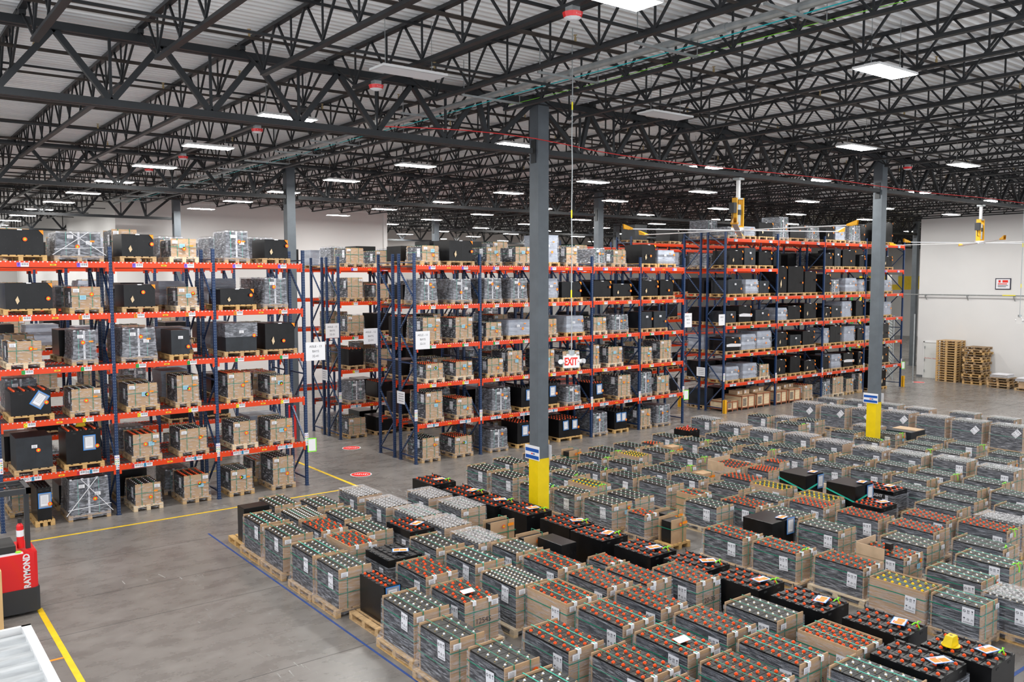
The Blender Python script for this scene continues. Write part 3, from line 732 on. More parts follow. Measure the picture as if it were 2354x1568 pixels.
def strip_mesh():
    b = MB()
    for i, c in enumerate(('tag_red', 'tag_blue', 'tag_yellow', 'tag_green', 'tag_orange', 'tag_purple')):
        z = .04+.055*i
        for x in (-.055, .005): b.quad([(x, -.004, z), (x+.018, -.004, z), (x+.018, -.004, z+.04), (x, -.004, z+.04)], c); b.quad([(x+.022, -.004, z+.01), (x+.04, -.004, z+.01), (x+.04, -.004, z+.025), (x+.022, -.004, z+.025)], 'ink')
    b.quad([(-.065, -.003, .01), (.055, -.003, .01), (.055, -.003, .39), (-.065, -.003, .39)], 'paper')
    return b.mesh('level_strip')
def rack_row(x0, nb, bw, y, levels, H, label, front=True, num0=0, per=2, skip=(), D=1.08):
    t = thing('pallet_rack', label, 'rack', (x0, y, 0), 0, 'blue and orange pallet racks')
    for i in range(nb+1):
        f = put(frame_mesh(H, D), 'upright_frame', t, (i*bw, 0, 0))
        if front: put(cached('lst', strip_mesh), 'level_strip', f, (0, -.005, 1.2 if i else 1.45))
    for lv in range(1, levels+1):
        for i in range(nb):
            if (lv, i) in skip: continue
            z = ZL[lv]; bm_ = put(beam_mesh(bw), 'shelf_beam', t, (i*bw, -.012, z))
            put(beam_mesh(bw), 'shelf_beam', t, (i*bw, D-.05, z)); put(deck_mesh(bw, D), 'wire_deck', t, (i*bw, 0, z))
            if front:
                for k in range(per):
                    num = num0-i*per-k if lv == 1 else 0
                    put(loc_mesh(lv, num), 'location_label', bm_, (bw*(k+.5)/per-(.0 if lv > 1 else .05), 0, -.09))
                put(capl, 'capacity_label', bm_, (bw*.5, 0, -.09))
    return t
rack_row(2.7, 3, 2.645, 23.92, 5, 7.03, 'blue and orange pallet rack at left, front row with bays 32 to 37', True, 37)
rack_row(2.7, 3, 2.645, 25.33, 5, 7.03, 'blue and orange pallet rack at left, row back-to-back behind the front row', False)
rack_row(14.73, 5, 2.65, 24.38, 5, 7.03, 'blue and orange pallet rack in the middle, front row facing the crates', True, 31)
rack_row(14.73, 5, 2.65, 25.79, 5, 7.03, 'blue and orange pallet rack in the middle, row behind the front row', False)
rack_row(31.52, 4, 3.93, 25.05, 6, 8.3, 'tall blue and orange pallet rack at right, front row', True, 30, 3, ((5, 1),))
rack_row(31.52, 4, 3.93, 26.46, 6, 8.3, 'tall blue and orange pallet rack at right, row behind the front row', False)
rack_row(2.7, 3, 2.645, 29.7, 5, 7.03, 'pallet rack across the aisle behind the left rack, near row', False)
rack_row(14.73, 5, 2.65, 29.95, 5, 7.03, 'pallet rack across the aisle behind the middle rack, near row', True, 31)
rack_row(14.73, 5, 2.65, 31.36, 5, 7.03, 'pallet rack across the aisle behind the middle rack, far row', False)
rack_row(31.52, 4, 3.93, 31.0, 6, 8.3, 'tall pallet rack across the aisle behind the right rack', False, 0, 3)
rack_row(31.52, 4, 3.93, 36.5, 6, 8.3, 'tall pallet rack two aisles behind the right rack', False, 0, 3)
rack_row(14.73, 5, 2.65, 35.9, 5, 7.03, 'pallet rack two aisles behind the middle rack, near row', False)
rack_row(2.7, 3, 2.645, 35.5, 5, 7.03, 'pallet rack two aisles behind the left rack', False)
# spacer ties in the flue of the double rows, post protectors and aisle signs
for x, n, y in ((31.47, 'left end', 24.91), (31.47, 'left end rear', 27.6), (47.29, 'right end', 24.91)):
    z = .62; b = MB(); b.box(x-.07, x+.07, y-.03, y+.03, 0, z, 'protector').box(x-.07, x-.04, y, y+.1, 0, z, 'protector').box(x+.04, x+.07, y, y+.1, 0, z, 'protector')
    tag(b.obj('post_protector'), f'orange steel post protector at the {n} of the right rack', 'post protector', 'rack post protectors')
def aisle_sign(x, y, z, rows, lb, w=.5, h=.55):
    b = MB(); b.box(x, x+w, y-.012, y, z, z+h, 'paper')
    for i, r in enumerate(rows): b.text(r, .095, (x+w/2, y-.0135, z+h-.13-i*.145), (1, 0, 0), (0, 0, 1), 'ink')
    tag(b.obj('aisle_sign'), lb, 'sign', 'aisle signs on the rack ends')
aisle_sign(10.66, 23.918, 3.75, ('AISLE - 13', 'BAYS', '32-41'), 'white aisle sign on the right end post of the left rack', .62)
aisle_sign(10.66, 29.698, 4.05, ('AISLE - 12', 'BAYS', '32-41'), 'white aisle sign on the rack end behind the left rack', .6)
aisle_sign(14.15, 26.9, 3.9, ('AISLE - 12', 'BAYS', '22-31'), 'white aisle sign on the rear post of the middle rack end', .55)
aisle_sign(14.72, 24.355, 3.85, ('AISLE - 11', 'BAYS', '22-31'), 'white aisle sign on the front post of the middle rack end', .55, .6)
aisle_sign(14.15, 29.93, 3.95, ('AISLE - 13', 'BAYS', '22-31'), 'white aisle sign on the farther rack end across the cross aisle', .55)
aisle_sign(28.0, 24.378, 4.1, ('AISLE - 11', 'BAYS', '15-21'), 'white aisle sign at the right end of the middle rack', .45, .6)
aisle_sign(31.05, 25.03, 4.05, ('AISLE', '- 11'), 'white aisle sign on the front post of the right rack', .42, .5)
for x, y, z, lb in ((14.655, 25.0, 1.95, 'white inspection sheet on the end frame of the middle rack'), (31.445, 26.1, 1.6, 'white inspection sheet on the end frame of the right rack'), (14.655, 30.9, 2.2, 'white inspection sheet on the farther rack end frame')):
    b = MB(); b.box(x, x+.01, y, y+.5, z, z+.42, 'paper')
    for i in range(4): b.quad([(x-.001, y+.05, z+.33-.08*i), (x-.001, y+.4, z+.33-.08*i), (x-.001, y+.4, z+.345-.08*i), (x-.001, y+.05, z+.345-.08*i)], 'ink')
    tag(b.obj('inspection_sheet'), lb, 'sheet', 'inspection sheets on the rack ends')
for x, y, lb in ((10.66, 23.915, 'green-edged card hanging on the left rack end post'), (28.0, 24.375, 'green-edged card hanging at the right end of the middle rack'), (47.26, 25.04, 'green-edged card hanging at the right rack end')):
    b = MB(); b.box(x-.02, x+.04, y-.002, y-.0005, 1.3, 1.4, 'lime').quad([(x, y, 1.0), (x+.26, y-.05, 1.0), (x+.26, y-.05, 1.42), (x, y, 1.42)], 'lime'); b.quad([(x+.025, y-.008, 1.03), (x+.235, y-.049, 1.03), (x+.235, y-.049, 1.39), (x+.025, y-.008, 1.39)], 'paper')
    tag(b.obj('rack_card'), lb, 'card', 'green-edged rack cards')
# ---------------------------------------------------------------- loads on the racks
PHR = ['floor level', 'first shelf', 'second shelf', 'third shelf', 'fourth shelf', 'fifth shelf', 'top shelf']
def rack_load(tp, x, y, z, w, h, label_tail, seed, near, glabel=None, depth=None):
    rs = random.Random(seed); l = depth or (.98 if tp not in 'w' else 1.0); cx = x+w/2; cy = y+l/2+.06
    pw = min(w+.12, 1.4); pl = 1.08
    LK = {'c': 'film-wrapped carton-ended battery crate', 's': 'silver film-wrapped battery', 'b': 'black steel case', 'k': 'black battery with blue pouch', 'g': 'grey foam-wrapped case', 'p': 'dark grey steel case', 'f': 'grey film-capped case', 'w': 'slatted wooden crate'}
    lab = LK[tp]+label_tail; rt_ = (cx, cy, z)
    grp = {'c': 'wrapped batteries on the racks', 's': 'wrapped batteries on the racks', 'k': 'black batteries on the racks', 'w': 'wooden crates under the right rack'}.get(tp, 'cases on the racks')
    if tp in 'cs':
        t = thing('battery_crate', lab, 'battery', rt_, 0, grp)
        if tp == 'c':
            kd = rs.choice(['W', 'W', 'O', 'W']); carton_crate(t, w, l, h-.03, kd, rs, near=False, rack=True, pw=pw, pl=pl)
        else:
            put(pallet_mesh(pw, pl, 'wood'), 'pallet', t)
            put(block_mesh(w, l, h-.03, 4, 6, None, True, 'plastic_dark'), 'cell_block', t)
            b = MB(); Y = -l/2-.012
            for xx in (-.03,): b.box(xx, xx+.05, Y-.004, Y, .15, .144+h, 'paper')
            for xx in (-w*.3, w*.26): b.box(xx, xx+.012, Y-.004, Y, .15, .144+h, 'strap_teal')
            for xx in (-w/2, -w*.2, w*.2, w/2-.05): b.box(xx, xx+.05, Y-.006, Y+.05, .144+h-.02, .144+h+.012, 'paper')
            b.obj('edge_board', t)
            put(film_mesh(w, l, h-.01, pw, pl, 'film_foil', rs.choice([.12, .3]), rs.randint(0, 9), 'film_foil'), 'stretch_film', t)
            stick(t, 'white', (-w*.2, -l/2-.055, .144+h*.8)); 
            if rs.random() < .5: stick(t, 'white', (w*.22, -l/2-.055, .144+h*.55))
        Y = -l/2-.056
        if near and ('second along fifth shelf, left' in lab or 'second along floor level, left' in lab):
            X = w/2+.03; Z2 = .144+h
            MB().bar((-X-.08, Y-.01, .16), (X*.4, Y-.01, Z2), .014, 'paper').bar((X+.08, Y-.01, .16), (-X*.4, Y-.01, Z2), .014, 'paper').bar((-X-.04, Y-.01, .3), (X+.04, Y-.01, .36), .012, 'paper').obj('white_strap', t)
            if 'floor' in lab: MB().text('0319371', .13, (0, Y-.012, Z2-.3), (1, 0, 0), (0, 0, 1), 'ink').text('113-095', .11, (0, Y-.012, Z2-.45), (1, 0, 0), (0, 0, 1), 'ink').obj('marker_writing', t)
        if near:
            stick(t, 'dot', (rs.uniform(-.1, .3)*w, Y, .144+h*rs.uniform(.35, .75)), s=1.25)
            if tp == 'c' and rs.random() < .7: stick(t, 'blue', (rs.uniform(-.15, .2)*w, Y, .144+h*rs.uniform(.4, .7)), s=1.2)
            if rs.random() < .6: stick(t, 'orange', (w*.3, Y, .144+h*.62), s=1.3)
    elif tp == 'k':
        pm = loose_pallet(rt_, pw, pl, 'yellow-wood pallet under the '+LK[tp]+label_tail.replace(', ', ' ', 1), 'pallets on the racks') if near else None
        t = thing('battery', lab, 'battery', (cx, cy, z+.145), 0, grp)
        steel_battery(t, w, l, h, rs, rs.choice([None, 'cap_orange', 'cap_orange']), 4, 6, False, 0.0, pouch=False, lime=False)
        if not near: put(pallet_mesh(pw, pl, 'wood'), 'pallet', t, (0, 0, -.145))
        if near:
            if w > .6 and rs.random() < .5:
                for xx in (-w*.2, w*.22): stick(t, 'pouch', (xx, -l/2-.03, h*.68), s=1.05, roll=rs.uniform(-.08, .08))
            else: stick(t, 'pouch', (w*rs.uniform(-.05, .25), -l/2-.03, h*.62), s=1.15, roll=rs.choice([0, .6, -.05]))
            stick(t, 'dot', (w*.38, -l/2-.045, h*.5), s=1.2)
    elif tp in 'bgpf':
        m = {'b': 'steel_black', 'g': 'foam_grey', 'p': 'steel_panel', 'f': 'steel_panel'}[tp]
        nm = {'b': 'steel_case', 'p': 'steel_case', 'f': 'steel_case', 'g': 'foam_wrap'}[tp]
        t = thing('battery_case', lab, 'case', (cx, cy, z+.145), 0, grp)
        if near: loose_pallet(rt_, pw, pl, 'pale wooden pallet under the '+LK[tp]+label_tail.replace(', ', ' ', 1), 'pallets on the racks', rs.choice(['wood_yellow', 'wood']))
        else: put(pallet_mesh(pw, pl, 'wood'), 'pallet', t, (0, 0, -.145))
        if tp == 'g':
            b = MB(); n = 7
            rings = []
            for i in range(n):
                zz = h*i/(n-1); o = .012*math.sin(i*2.2+seed)-(.035 if i == 3 else 0)
                rings.append([(-w/2-o, -l/2-o, zz), (w/2+o, -l/2-o, zz), (w/2+o, l/2+o, zz), (-w/2-o, l/2+o, zz)])
            for a, c in zip(rings, rings[1:]):
                for q in range(4): b.quad([a[q], a[(q+1) % 4], c[(q+1) % 4], c[q]], m)
            b.quad(rings[-1], m); b.obj(nm, t)
            put(film_mesh(w, l, h-.1, w+.04, l+.04, 'film_soft', .2, rs.randint(0, 4), None, 0, True), 'stretch_film', t, (0, 0, -.144))
        else:
            plain_box(t, w, l, h, m, rs)
            if tp == 'f':
                MB().box(-w/2-.02, w/2+.02, -l/2-.02, l/2+.02, h*.52, h+.02, 'film_foil').obj('film_cap', t)
        if near:
            Y = -l/2-.03
            if tp == 'b':
                o = MB().quad([(w/2-.1, Y, h-.01), (w/2, Y, h-.01), (w/2, Y, h-.13)], 'note_orange').obj('corner_sticker', t)
                MB().box(-.05, .05, Y, Y+.1, h-.02, h+.004, 'paper').obj('edge_label', t)
                if rs.random() < .5: MB().quad([(-w*.3, Y, h*.35), (-w*.3+.05, Y-.02, h*.5), (-w*.3+.09, Y-.01, h*.3), (-w*.3+.04, Y, h*.18)], 'wood_pale').obj('hang_tag', t)
                if rs.random() < .16 and w > .8:
                    b = MB(); zz = h*.42; b.quad([(-w/2-.03, Y-.02, zz-.05), (w/2+.03, Y-.02, zz-.08), (w/2+.05, Y-.03, zz+.05), (-w*.2, Y-.03, zz+.09), (-w/2-.03, Y-.02, zz+.04)], 'foam_white'); b.quad([(-w/2-.03, Y-.02, zz+.04), (-w*.2, Y-.03, zz+.09), (w/2+.05, Y-.03, zz+.05), (w/2, Y+.2, zz+.03), (-w/2, Y+.2, zz+.02)], 'foam_white'); b.obj('foam_sheet', t)
            elif tp == 'g': stick(t, 'white', (-w*.1, Y-.02, h*.6), s=.9); stick(t, 'orange', (w*.2, Y-.02, h*.75), s=1.1)
            else: stick(t, 'white', (0, Y, h*.7), s=.9)
            stick(t, 'dot', (w*rs.choice([.4, .44, .1]), Y-.03, h*rs.uniform(.3, .7)), s=1.2)
    elif tp == 'w':
        t = thing('wooden_crate', lab, 'crate', rt_, 0, grp); H2 = h+.144
        b = MB(); b.box(-w/2+.02, w/2-.02, -l/2+.02, l/2-.02, .1, H2-.01, 'wood_pale')
        b.obj('crate_body', t)
        b = MB()
        for xx in (-w/2, -.03, w/2-.06): b.box(xx, xx+.06, -l/2, -l/2+.02, .0, H2, 'wood_frame'); b.box(xx, xx+.06, l/2-.02, l/2, .0, H2, 'wood_frame')
        for zz in (.08, H2-.06): b.box(-w/2, w/2, -l/2-.004, -l/2+.016, zz, zz+.05, 'wood_frame'); b.box(-w/2, -w/2+.02, -l/2, l/2, zz, zz+.05, 'wood_frame'); b.box(w/2-.02, w/2, -l/2, l/2, zz, zz+.05, 'wood_frame')
        b.box(-w/2, w/2, -l/2, l/2, H2-.012, H2, 'carton'); b.obj('crate_frame', t)
        b = MB()
        for i in range(5): b.box(-w*.38, -w*.12, -l/2+.012, -l/2+.019, .2+i*.07, .235+i*.07, 'ink')
        b.obj('stencil_mark', t)
def clamp_row(items, posts):
    "keep loads of one level between the posts and apart"
    items.sort(key=lambda r: r[0]); out = []; last = -1e9
    for x, w, tp, h in items:
        x1 = x+w
        for p in posts:
            if x-.12 < p < x+w/2: x = p+.12
            if x+w/2 <= p < x1+.12: x1 = p-.12
        x = max(x, last+.13); w2 = x1-x
        if w2 > .25: out.append((x, w2, tp, h)); last = x1
    return out
def load_table(tbl, y, posts, where):
    rows = {}
    for r in tbl.split(';'):
        lv, tp, x, w, h = r.split(','); rows.setdefault(int(lv), []).append((float(x), float(w), tp, float(h)))
    for lv, it in rows.items():
        for k, (x, w, tp, h) in enumerate(clamp_row(it, posts)):
            h = min(h, 1.36 if where.startswith('right') else 1.0)
            if lv < (6 if where.startswith('right') else 5): h = min(h, .93) if not (where.startswith('right') and lv == 4 and 35.4 < x < 39.3) else h
            rack_load(tp, x, y, ZL[lv]+.002, w, h, f', {ORD[k]} along {PHR[lv]}, {where}', hash((lv, k, len(where))) % 9999, True)
LT = '5,b,2.76,1.08,0.62;5,s,4.13,1.01,0.59;5,b,5.65,0.78,0.58;5,c,6.89,0.65,0.49;5,s,8.38,0.59,0.74;5,b,9.49,0.69,0.54;4,b,2.97,1.02,0.64;4,c,4.43,0.65,0.53;4,b,5.66,0.78,0.59;4,c,7.03,0.49,0.51;4,b,8.18,0.95,0.45;4,s,9.48,0.6,0.74;3,c,2.98,0.71,0.53;3,s,4.43,0.49,0.74;3,s,5.6,0.78,0.75;3,p,6.82,0.48,0.66;3,f,8.3,0.89,0.78;3,b,9.45,0.89,0.76;2,k,2.98,0.88,0.59;2,c,4.34,0.67,0.56;2,c,5.68,0.72,0.59;2,c,6.94,0.56,0.73;2,c,8.33,0.64,0.7;2,c,9.57,0.58,0.54;1,p,3.05,0.8,0.8;1,k,4.16,0.82,0.83;1,c,5.77,0.65,0.58;1,c,6.98,0.7,0.59;1,c,8.46,0.63,0.64;1,c,9.55,0.65,0.6;0,k,3.46,0.32,0.82;0,s,4.21,0.88,0.93;0,c,5.78,0.63,0.58;0,c,7.05,0.65,0.63;0,c,8.35,0.6,0.6;0,c,9.6,0.61,0.81'
MT = '5,c,15.07,0.61,0.5;5,b,16.13,0.95,0.7;5,c,17.7,0.57,0.5;5,c,18.98,0.66,0.54;5,g,20.02,0.95,1.01;5,c,21.39,0.5,0.57;5,s,22.56,0.77,0.56;5,c,23.86,0.63,0.51;5,b,25.31,0.91,0.77;5,g,26.39,0.97,0.56;4,s,15.02,0.54,0.71;4,s,16.28,0.69,0.7;4,s,17.6,0.68,0.72;4,s,18.75,0.69,0.72;4,g,20.39,0.56,0.72;4,b,21.17,0.96,0.6;4,b,22.61,1.1,0.62;4,b,23.81,1.02,0.5;4,b,25.24,1.16,0.63;4,b,26.54,0.79,0.64;3,c,15.07,0.65,0.74;3,c,16.38,0.66,0.72;3,c,17.67,0.63,0.5;3,g,18.65,1.02,0.55;3,c,20.32,0.56,0.54;3,g,21.4,0.84,0.62;3,c,22.78,0.65,0.53;3,s,23.8,0.81,0.59;3,p,25.13,0.93,0.67;3,p,26.13,0.77,0.68;2,c,15.18,0.64,0.5;2,c,16.38,0.64,0.5;2,c,17.73,0.64,0.52;2,c,18.62,0.61,0.75;2,c,20.21,0.56,0.72;2,c,21.22,0.81,0.6;2,c,22.46,0.61,0.77;2,c,23.61,0.72,0.64;2,c,25.37,0.67,0.55;2,c,26.58,0.63,0.77;1,c,15.15,0.63,0.89;1,c,16.4,0.61,0.58;1,s,17.92,0.75,0.78;1,k,19.23,0.49,0.71;1,k,20.36,0.6,0.78;1,s,21.41,0.66,0.58;1,k,22.76,0.57,0.6;1,c,24.16,0.65,0.83;1,s,25.38,0.63,0.84;1,c,26.42,0.68,0.64;0,c,15.01,0.62,0.68;0,c,16.32,0.67,0.58;0,s,17.84,0.69,0.65;0,k,19.05,0.6,0.77;0,k,20.06,0.41,0.95;0,k,21.04,1.09,0.67;0,s,22.6,0.9,0.75;0,k,23.97,0.69,0.71;0,c,25.4,0.61,0.67;0,s,26.4,0.75,0.73'
RT = '6,s,31.72,1.01,0.36;6,g,32.83,0.84,0.43;6,b,33.97,1.08,0.66;6,s,35.46,0.75,0.97;6,b,36.44,1.22,0.62;6,s,37.83,0.98,0.61;6,b,39.16,1.01,0.66;6,g,40.35,0.86,0.7;6,s,41.59,1.02,0.78;6,b,42.73,0.92,0.85;6,b,43.98,0.81,0.97;6,b,44.99,0.97,1.08;5,b,31.85,0.95,0.67;5,p,32.86,0.89,0.81;5,b,34.01,0.98,0.65;5,b,39.04,1.13,0.67;5,p,40.35,0.55,0.86;5,b,41.09,1.2,0.84;5,b,42.69,1.05,0.59;5,b,43.94,0.95,0.68;5,b,45.03,0.98,0.59;4,p,31.79,0.97,0.63;4,g,33.05,0.92,0.66;4,p,34.1,0.72,0.59;4,b,35.33,0.91,1.29;4,b,36.35,1.28,1.3;4,b,37.75,0.98,1.05;4,b,39.02,0.95,0.92;4,s,40.11,0.61,0.61;4,g,41.4,1.02,0.71;4,g,42.75,0.79,0.64;4,b,43.74,1.09,0.56;4,g,45.1,0.91,0.6;3,p,31.68,0.7,0.52;3,b,32.59,0.89,0.75;3,p,33.84,1.03,0.53;3,g,35.45,0.84,0.59;3,b,36.42,1,0.67;3,b,37.75,1.04,0.77;3,b,39.1,0.96,0.54;3,p,40.17,0.86,0.59;3,g,41.12,0.87,0.81;3,b,42.48,1.18,0.82;3,b,43.87,0.95,0.73;3,g,45.03,0.98,0.71;2,b,31.71,0.97,0.61;2,g,32.83,1.03,0.72;2,g,33.92,1.14,0.83;2,b,35.44,0.92,0.71;2,p,36.64,0.9,0.53;2,b,37.7,0.98,0.69;2,g,39.08,0.87,0.77;2,b,40.1,0.96,0.87;2,g,41.4,0.98,0.79;2,b,42.69,0.66,0.63;2,g,43.47,0.81,0.75;2,b,44.96,0.91,0.84;1,g,31.75,0.87,0.61;1,g,32.96,1.01,0.69;1,c,34.23,0.68,0.58;1,b,35.48,0.81,0.73;1,b,36.68,0.84,0.82;1,b,37.87,0.93,0.55;1,b,39.2,0.84,0.68;1,g,40.29,0.84,0.72;1,b,41.41,0.9,0.73;1,b,42.82,0.86,0.72;1,b,43.95,0.82,0.77;1,b,45.04,0.91,0.86;0,w,31.84,0.81,0.34;0,w,32.91,1.01,0.53;0,w,34.02,1.1,0.56;0,w,35.54,0.93,0.52;0,w,36.63,0.99,0.54;0,c,37.92,0.67,0.64;0,s,39.32,0.81,0.67;0,c,40.46,0.94,0.86;0,c,41.73,0.64,0.68;0,c,42.94,0.67,0.9;0,b,44,0.82,1.09;0,b,45.1,0.63,1.13'
load_table(LT, 23.92, [2.7+2.645*i for i in range(4)], 'left rack front')
load_table(MT, 24.38, [14.73+2.65*i for i in range(6)], 'middle rack front')
load_table(RT, 25.05, [31.52+3.93*i for i in range(5)], 'right rack front')
def random_loads(x0, nb, bw, y, levels, per, types, where, seed, fill=.9, lv0=0):
    rs = random.Random(seed)
    for lv in range(lv0, levels+1):
        c = 0
        for i in range(nb):
            for k in range(per):
                if rs.random() > fill: continue
                sl = (bw-.18)/per; tp = rs.choice(types); w = min(sl-.2, rs.uniform(.6, .98) if tp in 'bgp' else rs.uniform(.6, .72)); h = rs.uniform(.5, .78)
                x = x0+.09+i*bw+sl*k+(sl-w)/2
                rack_load(tp, x, y-.02, ZL[lv]+.002, w, h, f', {ORD[c]} along {PHR[lv]}, {where}', rs.randint(0, 9999), False); c += 1
random_loads(2.7, 3, 2.645, 25.33, 5, 2, 'ccsbgc', 'left rack rear', 1)
random_loads(14.73, 5, 2.65, 25.79, 5, 2, 'ccsbkb', 'middle rack rear', 2)
random_loads(31.52, 4, 3.93, 26.46, 6, 3, 'bbbgpbs', 'right rack rear', 3)
random_loads(14.73, 2, 2.65, 29.95, 5, 2, 'ccsbkb', 'second middle rack', 4)
random_loads(22.68, 2, 2.65, 29.95, 5, 2, 'bgbs', 'second middle rack far end', 5, .9, 4)
random_loads(20.03, 1, 2.65, 29.95, 5, 2, 'bgbs', 'second middle rack third bay', 15, .9, 0)
random_loads(2.7, 3, 2.645, 29.7, 5, 2, 'bcbgsc', 'second left rack', 6, .95, 0)
random_loads(2.7, 3, 2.645, 35.5, 5, 2, 'bcbg', 'third left rack', 9, .9, 2)
random_loads(31.52, 4, 3.93, 31.0, 6, 3, 'bbpg', 'second right rack', 7, .85, 4)
random_loads(31.52, 1, 3.93, 31.0, 3, 3, 'bbpc', 'second right rack end bay', 17, .85, 0)
random_loads(14.73, 5, 2.65, 35.9, 5, 2, 'bbg', 'third middle rack', 8, .8, 5)
random_loads(14.73, 2, 2.65, 31.36, 5, 2, 'bbcs', 'second middle rack rear', 18, .8, 0)
